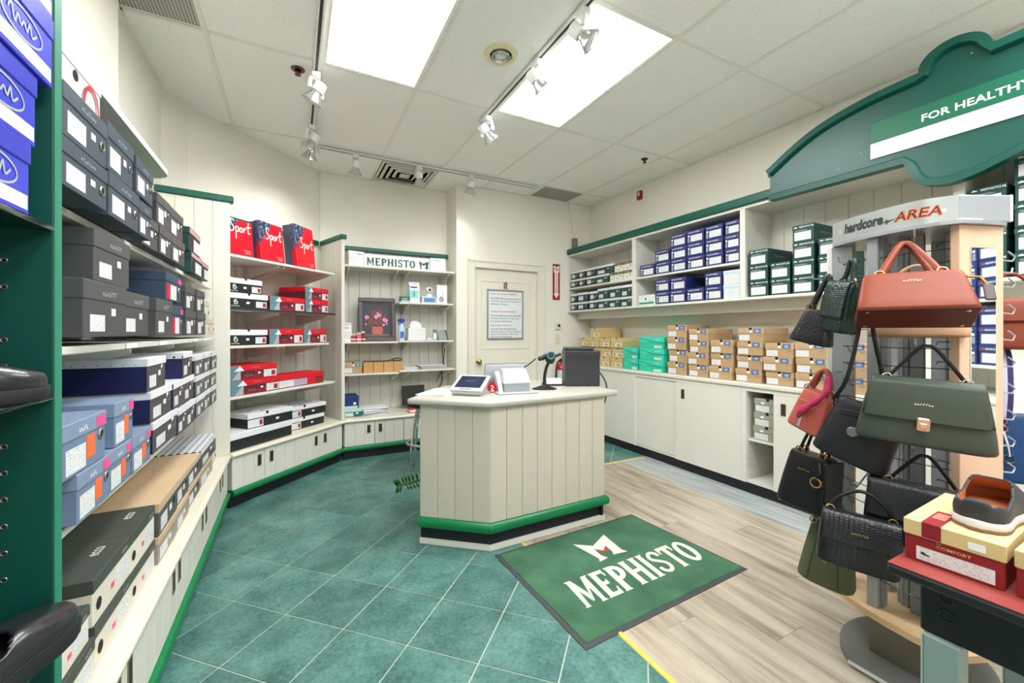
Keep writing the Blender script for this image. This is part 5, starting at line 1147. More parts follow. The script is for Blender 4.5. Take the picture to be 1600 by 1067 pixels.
# ================================================================ cash counter
CT = thing('cash_counter', 'cream boarded cash counter with green rail and black kickboard', 'counter')
A_, B_, C_, D_ = (.665, 2.452), (1.0, 2.172), (1.858, 2.188), (1.858, 2.90)
def wallrun(p, q, parent, n, inward, z0=.168, z1=.834, th=.03):
    L_ = math.hypot(q[0] - p[0], q[1] - p[1]); r_ = math.atan2(q[1] - p[1], q[0] - p[0])
    o = G().box(.004, L_ - .004, .007, th, z0, z1).to('panel_core', BEIGE, parent, (p[0], p[1], 0), (0, 0, r_))
    w = L_ / n
    for k in range(n):
        a, b = w * k + .0008, w * (k + 1) - .0008
        G().prism([(a, .0065), (a, .003), (a + .003, 0), (b - .003, 0), (b, .003), (b, .0065)], z0, z1).to('board', BEIGE, parent, (p[0], p[1], 0), (0, 0, r_))
    G().box(.0, L_ - .0, .014, th, .036, .108).to('kickboard', KICK, parent, (p[0], p[1], 0), (0, 0, r_))
    g = G(); g.prism([(.02, 0), (.003, 0), (-.001, .008), (.0, .035), (.02, .036)], -.002, L_ + .002, 'x'); g.to('base_trim', CREAM, parent, (p[0], p[1], 0), (0, 0, r_))
wallrun(A_, B_, CT, 4, 1); wallrun(B_, C_, CT, 8, 1); wallrun(C_, D_, CT, 6, 1)
def offset(path, d):
    out = []
    for i, p in enumerate(path):
        ns = []
        for a, b in ((i - 1, i), (i, i + 1)):
            if a >= 0 and b < len(path):
                v = Vector((path[b][0] - path[a][0], path[b][1] - path[a][1])); v.normalize(); ns.append(Vector((v.y, -v.x)))
        m_ = sum(ns, Vector((0, 0))); m_.normalize(); k = d / max(.3, m_.dot(ns[0])); out.append((p[0] + m_.x * k, p[1] + m_.y * k))
    return out
path = [(A_[0] + .02, A_[1] + .045)] + [A_, B_, C_, D_]
path = [A_, B_, C_, D_]
secs = [offset(path, d) for d in (-.02, .01, .02, .024, .02, .01, -.02)]; zs = (.108, .108, .114, .135, .155, .166, .167)
g = G(); g.loft([[(secs[j][i][0], secs[j][i][1], zs[j]) for j in range(7)] for i in range(4)]); g.to('bumper_rail', GREENB, CT, smooth=35)
TOP = [(.597, 2.476), (.985, 2.132), (1.952, 2.162), (1.952, 2.95), (.97, 2.95)]
def ins(poly, d):
    out = []; n = len(poly)
    for i in range(n):
        p, a, b = Vector(poly[i]), Vector(poly[i - 1]), Vector(poly[(i + 1) % n]); u = (p - a).normalized(); v = (b - p).normalized()
        n1, n2 = Vector((-u.y, u.x)), Vector((-v.y, v.x)); m_ = (n1 + n2).normalized(); out.append(tuple(p + m_ * d / max(.35, m_.dot(n1))))
    return out
g = G(); g.loft([[(x, y, z) for x, y in ins(TOP, i_)] for i_, z in ((.02, .8345), (.006, .838), (0, .846), (0, .864), (.005, .872), (.016, .875))]); g.to('countertop', CTOP, CT, smooth=50)
G().box(1.06, 1.83, 2.30, 2.88, .42, .44).to('inner_shelf', CREAM, CT)
ZT = .8755
# ---- things on the counter
papers('clear_folder', 'pale sheet under clear film at the left of the counter', 'papers', (.86, 2.62, ZT), 3, .20, .30, .0012, R(-38), None, WHITEP)
T_ = thing('card_reader', 'white angled card reader with dark screen on the counter', 'card reader', (.985, 2.445, ZT), R(-44))
W2 = mat('gloss_white_plastic', (202, 205, 207), .25, var=.01)
g = G(); g.loft([[(-.085, -.055, 0), (.085, -.055, 0), (.075, .075, 0), (-.075, .075, 0)], [(-.095, -.075, .018), (.095, -.075, .018), (.085, .085, .018), (-.085, .085, .018)], [(-.105, -.078, .026), (.105, -.078, .026), (.09, .09, .10), (-.09, .09, .10)]]); g.to('housing', W2, T_, smooth=40)
M = Matrix.Translation((0, -.078, .026)) @ Matrix.Rotation(math.atan2(.074, .168), 4, 'X')
G().cbox(-.108, .108, .0, .19, .0, .012, .006).xf(M).to('bezel', W2, T_, smooth=40)
G().cbox(-.086, .086, .032, .172, .0115, .0135, .001).xf(M).to('screen', mat('reader_screen', (34, 42, 62), .15, var=.1), T_)
G().cbox(-.045, .035, .010, .018, .0115, .0132, .001).xf(M).to('card_slot', BLACK, T_)
mm = text_mesh('#9', .07, .014, bm('dim_screen_ink', (80, 92, 120)), 0); o = put('lettering', mm, T_, (0, 0, 0)); o.matrix_local = M @ Matrix.Translation((0, .11, .0138)) @ Matrix.Rotation(R(-90), 4, 'X')
T_ = thing('sticker_stand', 'small round red sticker on a stand beside the card reader', 'sign', (1.125, 2.415, ZT), R(-50)); G().lathe([(.034, 0), (.034, .003)], 24, (0, 0, .036), 'y').to('disc', RED, T_); G().cbox(-.02, .02, -.012, .016, 0, .004, .001).to('foot', WHITE, T_); G().ribbon([(-.01, .05), (.008, .045), (.004, .034), (-.006, .03), (.01, .02)], .006, -.0012).to('mark', TEXTW, T_); G().box(-.015, .015, -.002, -.001, .012, .018).to('small_print', TEXTW, T_)
T_ = thing('receipt_roll_box', 'low grey and white box behind the red sticker', 'box', (1.19, 2.46, ZT), R(-20)); G().cbox(-.05, .05, -.05, .05, 0, .025, .004).to('base', mat('mid_grey_plastic', (140, 140, 136), .4), T_); G().cbox(-.048, .048, -.048, .048, .0252, .045, .004).to('cover', WHITE, T_)
T_ = thing('register_display', 'white register screen seen from behind on its grey and white stand', 'register', (1.275, 2.40, ZT), R(-10))
G().cbox(-.135, .135, -.10, .09, 0, .012, .005).to('base_plate', mat('pale_grey_plastic', (178, 181, 182), .3), T_)
GP = mat('stand_grey', (146, 153, 157), .35, var=.02)
g = G(); g.loft([[(-.085, -.07, .012), (.085, -.07, .012), (.085, .06, .012), (-.085, .06, .012)], [(-.086, -.066, .066), (.086, -.066, .066), (.086, .06, .066), (-.086, .06, .066)]]); g.to('stand_base', GP, T_)
g = G(); g.loft([[(-.088, -.07, .0665), (.088, -.07, .0665), (.088, .06, .0665), (-.088, .06, .0665)], [(-.084, -.062, .10), (.084, -.062, .10), (.084, .06, .10), (-.084, .06, .10)], [(-.076, -.02, .148), (.076, -.02, .148), (.076, .06, .148), (-.076, .06, .148)], [(-.068, .0, .154), (.068, .0, .154), (.068, .05, .154), (-.068, .05, .154)]]); g.to('stand_hood', W2, T_, smooth=35)
g = G(); g.prism([(-.06, .012), (-.02, .012), (.08, .115), (.04, .135), (-.02, .08)], -.118, -.09, 'x'); g.to('side_arm', W2, T_)
M = Matrix.Translation((-.03, .15, .03)) @ Matrix.Rotation(R(26), 4, 'X')
g = G(); g.cbox(-.145, .135, 0, .016, 0, .165, .007).xf(M); g.to('screen_back', W2, T_, smooth=35)
g = G(); g.cbox(-.133, .123, .0162, .018, .012, .153, .001).xf(M); g.to('screen', mat('reader_screen', (34, 42, 62)), T_)
T_ = thing('scanner_stand', 'black gooseneck barcode scanner stand on the counter', 'scanner', (1.53, 2.43, ZT), R(-25))
g = G(); g.loft([[(.085 * a * cos(t), .055 * a * sin(t), z) for t in [2 * pi * k / 20 for k in range(20)]] for a, z in ((1, 0), (1, .006), (.7, .014), (.25, .026), (.14, .034))]); g.to('base', BLACK, T_, smooth=40)
G().tube(catmull([(0, 0, .03), (.002, 0, .09), (.015, .0, .15), (.035, 0, .195)], 6), .011, 10).to('gooseneck', BLACK, T_, smooth=60)
g = G(); g.lathe([(.018, -.015), (.03, .0), (.036, .02), (.034, .045), (.024, .058)], 16, (.04, 0, .19)); g.cbox(-.045, -.015, -.016, .016, .195, .225, .01); g.tube(catmull([(-.02, 0, .21), (.02, 0, .232), (.07, -.005, .228), (.115, -.01, .245)], 5), [.017] * 6 + [.015] * 5 + [.010] * 5, 10); g.to('scanner_body', BLACK, T_, smooth=50)
G().torus((.04, -.035, .235), .024, .006, 'y', 16, 6).to('trim_ring', bm('teal_trim', (66, 130, 130)), T_); G().lathe([(.022, 0), (.022, .006)], 16, (.04, -.034, .235), 'y').to('window', mat('dark_window', (40, 52, 54), .15), T_)
G().tube(catmull([(-.06, .01, .21), (-.1, .05, .17), (-.17, .1, .12), (-.26, .12, .06), (-.30, .1, .006)], 5), .004, 6).to('cable', BLACK, T_, smooth=60)
T_ = thing('card_tray', 'low black tray with a white card beside the printer', 'tray', (1.70, 2.585, ZT), R(-25)); G().cbox(-.075, .075, -.05, .05, 0, .014, .002).to('tray', BLACK, T_); G().cbox(-.05, .06, -.0495, .02, .0142, .05, .002).to('card_block', WHITEP, T_)
T_ = thing('receipt_printer', 'big black box printer at the right end of the counter', 'printer', (1.85, 2.42, ZT), R(-27.7))
PR = mat('charcoal_plastic', (44, 45, 48), .4, var=.06, bump=.1, bscale=500)
G().cbox(-.126, .126, 0, .20, .004, .255, .004).to('housing', PR, T_); G().cbox(-.127, .127, -.002, .20, .228, .258, .003).to('lid', PR, T_); G().cbox(-.12, .085, .02, .19, .258, .28, .006).to('paper_cover', BLACK, T_)
g = G(); g.cbox(-.04, -.03, -.002, .006, .0, .016, .001); g.cbox(.035, .045, -.002, .006, 0, .016, .001); g.box(-.12, .12, .01, .19, 0, .004); g.to('foot', BLACK, T_)
G().cbox(-.124, .124, -.001, .0002, .19, .226, .001).to('front_door', mat('charcoal_plastic_dark', (36, 37, 40), .35), T_)
T_ = thing('printer_cable', 'grey cable looping off the right end of the counter', 'cable', (2.0, 2.46, .0)); G().tube(catmull([(-.05, .06, .98), (.0, .0, .99), (.035, -.05, .93), (.04, -.08, .85), (.03, -.05, .72), (-.06, .0, .60), (-.075, .1, .55)], 6), .006, 7).to('cable', mat('cable_grey', (70, 72, 72), .5), T_, smooth=60)
# ---- stool and plant behind the counter
T_ = thing('bar_stool', 'chrome bar stool standing behind the left of the counter', 'stool', (1.05, 3.71, 0))
for k in range(4):
    a = R(200 + 90 * k); G().tube(catmull([(.07 * cos(a), .07 * sin(a), .60), (.09 * cos(a), .09 * sin(a), .54), (.13 * cos(a), .13 * sin(a), .30), (.175 * cos(a), .175 * sin(a), .0)], 5), .0125, 10).to('leg', CHROME, T_, smooth=60)
G().torus((0, 0, .27), .155, .0125, 'z', 28, 8).to('foot_ring', CHROME, T_, smooth=60)
G().lathe([(.02, .60), (.16, .605), (.175, .63), (.17, .655), (.14, .667), (.001, .67)], 28).to('seat', BLACK, T_, smooth=50)
T_ = thing('potted_plant', 'potted green plant on the floor, one branch showing left of the counter', 'plant', (.98, 2.86, 0))
G().lathe([(.07, 0), (.085, .02), (.105, .17), (.11, .175), (.10, .178), (.095, .165)], 20).to('pot', mat('terracotta', (150, 92, 66), .7, var=.1), T_, smooth=40); G().lathe([(.001, .160), (.097, .160)], 20).to('soil', mat('soil', (60, 46, 36), .9, var=.3), T_)
LEAF = mat('leaf_green', (36, 92, 30), .35, var=.3, scale=20); STEMM = mat('stem_green', (80, 104, 44), .5, var=.1)
def leaf(p, d, L_, w):
    d = Vector(d).normalized(); s = d.cross(Vector((.4, -.9, .1))).normalized(); n_ = s.cross(d) * .12 * L_; p = Vector(p)
    rows_ = [(0, .05), (.25, .8), (.55, 1), (.8, .7), (1, .03)]; vs = []
    for t_, ww in rows_:
        c = p + d * L_ * t_ + n_ * sin(pi * t_); vs += [c - s * w * ww, c + n_ * .3, c + s * w * ww]
    fs = []
    for r_ in range(4):
        for q in (0, 1): a = r_ * 3 + q; fs.append((a, a + 1, a + 4, a + 3))
    return G().add(vs, fs)
for bi, (ex, ey, ez) in enumerate(((-.335, .12, .175), (.06, .2, .36), (.02, .22, .33), (.15, .10, .36))):
    pts = catmull([(0, 0, .16), (ex * .35, ey * .35, .16 + (ez - .16) * .6 + .05), (ex * .75, ey * .75, ez + .02), (ex, ey, ez)], 5)
    st = G().tube(pts, .007, 6).to('stem', STEMM, T_, smooth=60)
    for k in range(6, len(pts)):
        for s_ in (1, -1):
            if bi == 0: dd = (-.25 * s_ + (-.4 if k > 12 else 0), .3 * s_, 1.0 if s_ > 0 else -.25)
            else: dd = (s_ * .7, -.4 * s_, .6)
            leaf(pts[k], dd, .06, .010).to('leaf', LEAF, st, smooth=60)
# ---- door mat
t = NT('green_mat_pile'); p_ = t.n('TexCoord').outputs['Object']; a = t.noise(p_, 5, 4); b = t.noise(p_, 420, 2)
v = t.math('ADD', t.math('MULTIPLY', a, .55), t.math('MULTIPLY', b, .45))
t.l(t.ramp(v, [(.3, lin((40, 78, 56))), (.5, lin((60, 104, 76))), (.7, lin((84, 128, 96)))]), t.b.inputs['Base Color']); t.b.inputs['Roughness'].default_value = .95; t.bump(b, .6, .004)
MP = t.m
MT = thing('door_mat', 'green lettered doormat lying across tiles and planks by counter', 'mat', (1.575, 1.765, .0007))
ang = R(0)
ol = [(1.006 - 1.575, 2.128 - 1.765), (1.027 - 1.575, 1.322 - 1.765), (2.146 - 1.575, 1.374 - 1.765), (2.075 - 1.575, 2.165 - 1.765)]
def insq(pl, d): return ins(pl, d)
g = G(); g.loft([[(x, y, z) for x, y in insq(ol, i_)] for i_, z in ((0, 0), (.002, .003), (.02, .0045))]); g.to('rubber_border', mat('rubber_grey', (62, 66, 66), .7, var=.1), MT)
g = G(); g.loft([[(x, y, z) for x, y in insq(ol, i_)] for i_, z in ((.022, .0045), (.024, .0085), (.027, .010))]); g.to('pile', MP, MT)
MW = mat('ivory_pile', (224, 216, 192), .95, var=.05, scale=200)
g = G(); slab_word(g, 'MEPHISTO', 0, 0, .87, .205, .0106, 'z', .06)
M = Matrix(((1, .10, 0, 1.172 - 1.575), (.035, 1, 0, 1.512 - 1.765), (0, 0, 1, 0), (0, 0, 0, 1))); g.xf(M); g.to('lettering', MW, MT)
g = G(); lm = [(1.462, 2.005), (1.556, 1.936), (1.70, 2.012), (1.676, 1.825), (1.694, 1.797), (1.600, 1.808), (1.616, 1.838), (1.622, 1.906), (1.578, 1.868), (1.538, 1.905), (1.531, 1.835), (1.548, 1.797), (1.482, 1.785), (1.499, 1.812)]
g.flat([(x - 1.575, y - 1.765) for x, y in lm], .0106, 'z'); g.to('logo', MW, MT)
g = G(); g.flat([(x - 1.575, y - 1.765) for x, y in [(1.543, 1.893), (1.577, 1.862), (1.619, 1.897), (1.613, 1.852), (1.577, 1.845), (1.54, 1.858)]], .0108, 'z'); g.to('logo_heart', mat('brick_red_pile', (150, 62, 58), .95, var=.1), MT)
# ================================================================ green display unit, nearest on the left
U = thing('green_display_unit', 'dark green display unit side panel nearest the camera on the left', 'display unit', (0, 0, 0))
G().cbox(-.829, -.42, 1.142, 1.172, 0.0, 2.93, .002).to('side_panel', DKGREEN, U)
G().box(-.4199, -.4185, 1.143, 1.171, .0, 2.93).to('edge_band', mat('edge_green', (40, 128, 100), .45, var=.08), U)
G().cbox(-.829, -.44, .30, .33, 0, 2.93, .002).to('side_panel', DKGREEN, U)
G().box(-.829, -.815, .331, 1.141, .0, 2.93).to('back_panel', DKGREEN, U)
GL_ = mat('smoked_glass', (20, 32, 32), .06, var=.1, coat=.6)
G().cbox(-.814, -.418, .332, 1.141, 1.468, 1.478, .002).to('glass_shelf', GL_, U)
G().cbox(-.814, -.418, .332, 1.141, 1.138, 1.146, .002).to('glass_shelf', GL_, U)
G().cbox(-.814, -.405, .332, 1.141, .663, .69, .004).to('green_shelf', mat('gloss_green', (16, 120, 74), .25, var=.15, scale=4), U)
G().cbox(-.814, -.43, .332, 1.141, 2.0, 2.02, .002).to('green_shelf', DKGREEN, U)
for k in range(16):
    if k in (6, 10): continue
    z = .80 + k * .0505
    if abs(z - 1.14) < .02 or abs(z - 1.47) < .02: continue
    o = G().torus((-.487, 1.1415, z), .0042, .0013, 'y', 12, 5).to('peg_eyelet', EYE, U)
    G().lathe([(.003, 0), (.003, .0005)], 10, (-.487, 1.1412, z), 'y').to('hole', DARKHOLE, o)
GRB = 'royal blue boxes on the near glass shelf'
z = 1.4795
for q, (ye, hh) in enumerate(((1.066, .128), (1.088, .13), (1.128, .132), (1.132, .12))):
    LB('royal', ye - .21, ye, z, hh, 'royal blue shoe box on the near glass shelf, %s of its stack' % ('bottom', 'second', 'third', 'top')[q], GRB, -.416, .33, R(.4))
    z += hh + .0015
# ---- shoes
def shoe(name, label, loc, yaw, L_, W_, Hh, up_m, in_m, sole_m, sole_h=.02, welt=None, group=None, open_to=.55, heelup=1.0, mouth=.24, tongue=1.0):
    T_ = thing(name, label, 'shoe', loc, yaw, group)
    tt = [0, .03, .08, .16, .26, .36, .46, .55, .64, .73, .82, .9, .96, 1.0]
    wd = [.30, .56, .74, .82, .82, .80, .82, .88, .96, 1.0, .97, .84, .60, .25]
    ht = [.80 * heelup, .92 * heelup, 1.0 * heelup, .98 * heelup, .90, .86, .90, .95, .88, .76, .64, .54, .46, .38]
    ht = [h * 1 + (tongue - 1) * max(0, 1 - abs(t_ - .47) / .34) for t_, h in zip(tt, ht)]
    t0_, w0_, h0_ = tt, wd, ht
    def lerp(xs, ys, x):
        for i in range(len(xs) - 1):
            if xs[i] <= x <= xs[i + 1]: q = (x - xs[i]) / (xs[i + 1] - xs[i]); q = q * q * (3 - 2 * q) * .4 + q * .6; return ys[i] + (ys[i + 1] - ys[i]) * q
        return ys[-1]
    tf = sorted(set([round(k / 36, 4) for k in range(37)] + [.015, .045, .965, .985]))
    wf, hf = [lerp(t0_, w0_, x) for x in tf], [lerp(t0_, h0_, x) for x in tf]
    ns = 37; vs = []; fs = []
    for t_, w_, h_ in zip(tf, wf, hf):
        for k in range(ns):
            a = pi * k / (ns - 1); c, s = cos(a), sin(a); e = .55
            y = -W_ / 2 * w_ * (abs(c) ** e) * (1 if c > 0 else -1); zz = sole_h + (Hh - sole_h) * h_ * (s ** .75 if s > 0 else 0)
            y *= 1 + .06 * sin(pi * min(1, (zz - sole_h) / (Hh * .6)))
            vs.append((L_ * t_, y, zz))
    for j in range(len(tf) - 1):
        for k in range(ns - 1):
            mid_t = (tf[j] + tf[j + 1]) / 2; fr = (k + .5) / (ns - 1)
            lim = mouth * min(1, .62 + mid_t * 2.2) if mid_t < .40 else mouth - mouth * ((mid_t - .40) / max(.01, open_to - .40)) ** 1.3 if mid_t < open_to else -1
            if mid_t > .035 and abs(fr - .5) < lim: continue
            a = j * ns + k; fs.append((a, a + ns, a + ns + 1, a + 1))
    fs.append(tuple(range(ns))); fs.append(tuple(range((len(tf) - 1) * ns, len(tf) * ns))[::-1])
    o = G().add(vs, fs).to('upper', [up_m, in_m], T_, smooth=70)
    md = o.modifiers.new('thickness', 'SOLIDIFY'); md.thickness = .006; md.offset = -1 if True else 0; md.material_offset = 1; md.material_offset_rim = 0
    md2 = o.modifiers.new('round', 'SUBSURF'); md2.levels = 1; md2.render_levels = 1
    ol = [(L_ * t_, -W_ / 2 * w_ * 1.05) for t_, w_ in zip(tt, wd)]; ol = [(-.006, ol[0][1] * .6)] + ol + [(L_ + .006, ol[-1][1] * .6)]
    ol = ol + [(x, -y) for x, y in ol[::-1]]
    cx = L_ / 2
    def sc(q): return [((x - cx) * q + cx, y * q) for x, y in ol]
    g = G(); g.loft([[(x, y, z_) for x, y in sc(q)] for q, z_ in ((.95, 0), (1.0, .004), (1.02, sole_h * .8), (1.0, sole_h + .003), (.9, sole_h + .004))]); g.to('sole', sole_m, T_, smooth=50)
    if welt: g = G(); g.loft([[(x, y, z_) for x, y in sc(q)] for q, z_ in ((.98, -.0), (1.012, .001), (1.012, .007), (.98, .008))]); g.to('welt', welt, T_, smooth=50)
    G().loft([[(x, y, z_) for x, y in sc(.86)] for z_ in (sole_h + .004, sole_h + .008)]).to('insole', in_m, T_)
    return T_
LEA = mat('black_leather', (30, 31, 34), .32, var=.12, scale=15, bump=.12, bscale=260, coat=.25); LEAI = mat('dark_lining', (36, 34, 36), .8, var=.1); RUB = mat('black_rubber', (26, 26, 28), .6, var=.1)
shoe('black_shoe', 'black leather shoe on the upper glass shelf of the green unit', (-.585, .885, 1.1465), R(52), .27, .10, .085, LEA, LEAI, RUB, .022, group=None)
shoe('black_shoe', 'black leather clog with toe past the green panel, lower shelf', (-.468, .848, .6905), R(77), .29, .105, .085, LEA, LEAI, RUB, .03)
shoe('black_shoe', 'black open shoe in the bottom left corner beside the clog', (-.60, .70, .6905), R(62), .29, .11, .115, LEA, mat('navy_lining', (30, 34, 60), .8, var=.1), RUB, .03)
# ================================================================ display table, front right
MTX = mat('red_vinyl_top', (144, 62, 56), .4, var=.06, scale=30)
TB = thing('display_table', 'red topped display table with black apron and pale legs, front right', 'table', (1.6, 0, 0))
G().cbox(-.345, .36, -.72, .462, .694, .7185, .006).to('edge', BLACK, TB)
G().cbox(-.343, .358, -.718, .46, .7187, .7215, .001).to('top', MTX, TB)
G().cbox(-.30, .32, -.66, .415, .575, .693, .003).to('apron', mat('apron_black', (14, 15, 17), .5, var=.1), TB)
for (y, z) in ((.37, .672), (.37, .63)): G().torus((-.3005, y, z), .013, .0025, 'x', 16, 5).to('ring_fitting', mat('dull_iron', (60, 62, 64), .4, .7), TB)
LG = mat('pale_teal_leg', (134, 154, 148), .35, var=.05); LG2 = mat('pale_leg_side', (172, 184, 178), .35, var=.03)
for lx, ly in ((-.312, .345), (.255, .345), (-.312, -.65), (.255, -.65)):
    o = G().cbox(lx, lx + .05, ly, ly + .062, 0, .5745, .004).to('leg', LG, TB)
    G().cbox(lx + .002, lx + .048, ly + .0622, ly + .066, .002, .57, .001).to('leg_strip', LG2, o)
for k, (a, b) in enumerate(((.453, .285), (.278, .11), (.103, -.065))):
    T_ = RB('birk', a, b, .7218, .097, ['maroon shoe box with butter lid under the black slip on shoe', 'maroon box with butter lid, right of the shoe on the table', 'maroon box with butter lid, last on the table out of frame'][k], 'maroon shoe boxes on the display table', 1.325, .30, R(2.5) if k == 0 else R(1))
    g = G(); g.box(-.050, -.017, .001, .115, .0972, .0976); g.to('maroon_band', bm('maroon_band', (150, 28, 38)), T_)
    g = G(); g.flat([(-.046, .05), (-.022, .05), (-.022, .1), (-.046, .1)], .0978, 'z'); g.to('printed_mark', bm('rose_gold_print', (196, 120, 100)), T_)
shoe('slip_on_shoe', 'black slip on shoe with tan lining on the maroon box', (1.372, .343, .8195), R(3), .24, .108, .09, mat('soft_black_leather', (44, 45, 48), .55, var=.12, bump=.15, bscale=300), mat('tan_lining', (190, 122, 78), .6, var=.08), WHITE, .02, mat('brown_welt', (128, 96, 66), .6, var=.1), open_to=.62, heelup=.78, mouth=.34, tongue=1.3)
# ================================================================ bag rack
RK = thing('bag_rack', 'silver and wood display rack with lettered header, hung with handbags', 'display rack')
BS = mat('rack_base_grey', (108, 112, 108), .45, var=.06, scale=8); MAP = mat('maple_laminate', (214, 182, 138), .4, var=.06, scale=6); PEACH = mat('peach_wood_laminate', (216, 180, 150), .45, var=.03, scale=4)
cx, cy = 2.11, .69
el = [(cx + .27 * cos(t), cy + .215 * sin(t)) for t in [2 * pi * k / 48 for k in range(48)]]
el = clip(el, -1, 0, -1.866)
G().prism(el, 0.001, .024).to('base_plate', BS, RK); G().box(1.862, 1.8655, .60, .80, .012, .024).to('white_edge_strip', WHITE, RK)
G().cbox(1.992, 2.25, .635, .785, .024, .166, .002).to('pedestal', mat('pedestal_bronze', (112, 108, 94), .4, .3, var=.08), RK)
pl = [(2.06, .96), (2.01, .88), (1.978, .80), (1.958, .72), (1.948, .64), (1.952, .565), (1.98, .515), (2.05, .485), (2.18, .452), (2.30, .48), (2.37, .56), (2.385, .70), (2.36, .85), (2.28, .95), (2.16, .985)]
G().prism(pl[::1], .166, .19).to('bottom_shelf', MAP, RK)
G().prism([((x - 2.16) * .93 + 2.16, (y - .72) * .93 + .72) for x, y in pl], 1.638, 1.65).to('top_plate', SILVER, RK)
def post(a, b, th, z0, z1, m, name, par=RK):
    L_ = math.hypot(b[0] - a[0], b[1] - a[1]); return G().cbox(0, L_, 0, th, 0, z1 - z0, .002).to(name, m, par, (a[0], a[1], z0), (0, 0, math.atan2(b[1] - a[1], b[0] - a[0])))
# right pilaster with mirror
P_ = post((2.010, .540), (2.186, .48), .028, .205, 1.638, PEACH, 'pilaster')
G().cbox(.006, .176, .004, .025, .19 - .205, .0, .001).to('pilaster_foot', mat('pale_blue_foot', (186, 196, 200), .4), P_)
G().cbox(.006, .186, -.002, .028, 1.433, 1.455, .001).to('pilaster_neck', mat('pale_silver', (206, 208, 206), .4), P_)
MIR = mat('mirror_glass', (235, 238, 238), .02, 1.0, var=.0)
G().cbox(.042, .148, -.0035, -.0003, 1.355 - .695, 1.355, .0015).to('mirror', MIR, P_)
# left pilaster, rear pilasters
P_ = post((2.075, .955), (2.105, .885), .016, .19, 1.638, SILVER, 'pilaster'); post((2.068, .965), (2.076, .948), .02, .19, 1.638, CREAM, 'pilaster_edge')
post((2.13, .955), (2.165, .90), .02, .19, 1.638, MAP, 'rear_pilaster'); post((2.30, .56), (2.36, .70), .03, .19, 1.638, SILVER, 'rear_pilaster'); post((2.30, .90), (2.36, .78), .03, .19, 1.638, mat('mid_grey_panel', (134, 138, 138), .4), 'rear_pilaster')
def fluted(x, y, r_, n, m, name):
    o = G(); N_ = 10 * n
    o.prism([(x + (r_ + (.004 if k % 5 < 3 else -.001)) * cos(2 * pi * k / N_), y + (r_ + (.004 if k % 5 < 3 else -.001)) * sin(2 * pi * k / N_)) for k in range(N_)], .19, 1.638); return o.to(name, m, RK)
G().cbox(2.01, 2.032, .765, .80, .19, 1.638, .002).to('front_post', SILVER, RK); G().cbox(2.033, 2.075, .758, .79, .19, 1.638, .002).to('front_post_web', mat('mid_grey_panel', (134, 138, 138)), RK)
fluted(2.16, .72, .032, 6, SILVER, 'center_column'); G().cbox(2.10, 2.12, .66, .70, .19, 1.638, .002).to('inner_post', mat('mid_grey_panel', (134, 138, 138)), RK); G().cbox(2.13, 2.2, .60, .61, .19, 1.638, .002).to('inner_web', SILVER, RK); G().cbox(2.19, 2.25, .79, .80, .19, 1.638, .002).to('inner_web', SILVER, RK)
WIRE = mat('dark_wire', (54, 56, 58), .35, .7); 
g = G(); g2 = G()
for k in range(19):
    z = .30 + k * .07
    g.tube([(2.03, .775, z), (2.01, .66, z), (2.02, .56, z)], .0018, 5); g.tube([(2.012, .565, z + .025), (2.03, .60, z + .025), (2.05, .61, z + .015)], .0018, 5)
    g2.tube([(2.095, .92, z), (2.06, .86, z), (2.03, .80, z)], .0018, 5); g2.tube([(2.09, .90, z), (2.075, .88, z - .025), (2.07, .865, z - .02)], .0018, 5)
g.to('wire_row', WIRE, RK); g2.to('wire_row', WIRE, RK)
g = G()
for k in range(12):
    z = .5 + k * .093
    G().tube([(2.20, .49, z), (2.235, .47, z - .004), (2.25, .468, z + .012), (2.225, .478, z + .03)], .003, 5).to('clear_peg', mat('clear_peg', (150, 157, 157), .15, var=.02), RK)
# header
hp = [(p.x, p.y) for p in catmull([(2.092, .955, 0), (2.05, .882, 0), (2.006, .775, 0), (1.986, .70, 0), (1.982, .63, 0), (1.998, .585, 0), (2.022, .546, 0)], 5)]
HM = mat('header_brushed_silver', (176, 182, 180), .32, .55, var=.1, scale=3)
n = len(hp); ip = inset(hp, -.012)
def inset2(path, d):
    V = [Vector(p) for p in path]; o = []
    for i, p in enumerate(V):
        t_ = (V[min(len(V) - 1, i + 1)] - V[max(0, i - 1)]).normalized(); o.append((p.x - t_.y * d, p.y + t_.x * d))
    return o
ip = inset2(hp, .010)
g = G(); g.loft([[(hp[i][0], hp[i][1], 1.651), (hp[i][0], hp[i][1], 1.742), (ip[i][0], ip[i][1], 1.742), (ip[i][0], ip[i][1], 1.651)] for i in range(n)]); HD = g.to('header_band', HM, RK, smooth=40)
post((2.022, .546), (2.19, .462), .06, 1.651, 1.742, SILVER, 'header_block')
post((2.182, .462), (2.19, .458), .062, 1.65, 1.743, WHITE, 'header_edge')
cum = [0]
for i in range(1, n): cum.append(cum[-1] + math.hypot(hp[i][0] - hp[i - 1][0], hp[i][1] - hp[i - 1][1]))
def wrapped(me_, s0, z0, lift, name, m, slope=0.):
    me = me_.copy(); me.materials.clear(); me.materials.append(m)
    for v in me.vertices:
        s = s0 + v.co.x; i = max(0, min(n - 2, sum(1 for c in cum if c <= s) - 1)); f_ = (s - cum[i]) / max(1e-6, cum[i + 1] - cum[i])
        a, b = Vector(hp[i]), Vector(hp[i + 1]); p = a.lerp(b, f_); t_ = (b - a).normalized()
        v.co = (p.x + t_.y * lift, p.y - t_.x * lift, z0 + v.co.z + slope * v.co.x)
    return put(name, me, HD)
INK = mat('header_dark_green_ink', (22, 44, 34), .5)
wrapped(text_mesh('hardcore', .165, .042, INK, .05, .15), .152, 1.703, .0008, 'lettering', INK)
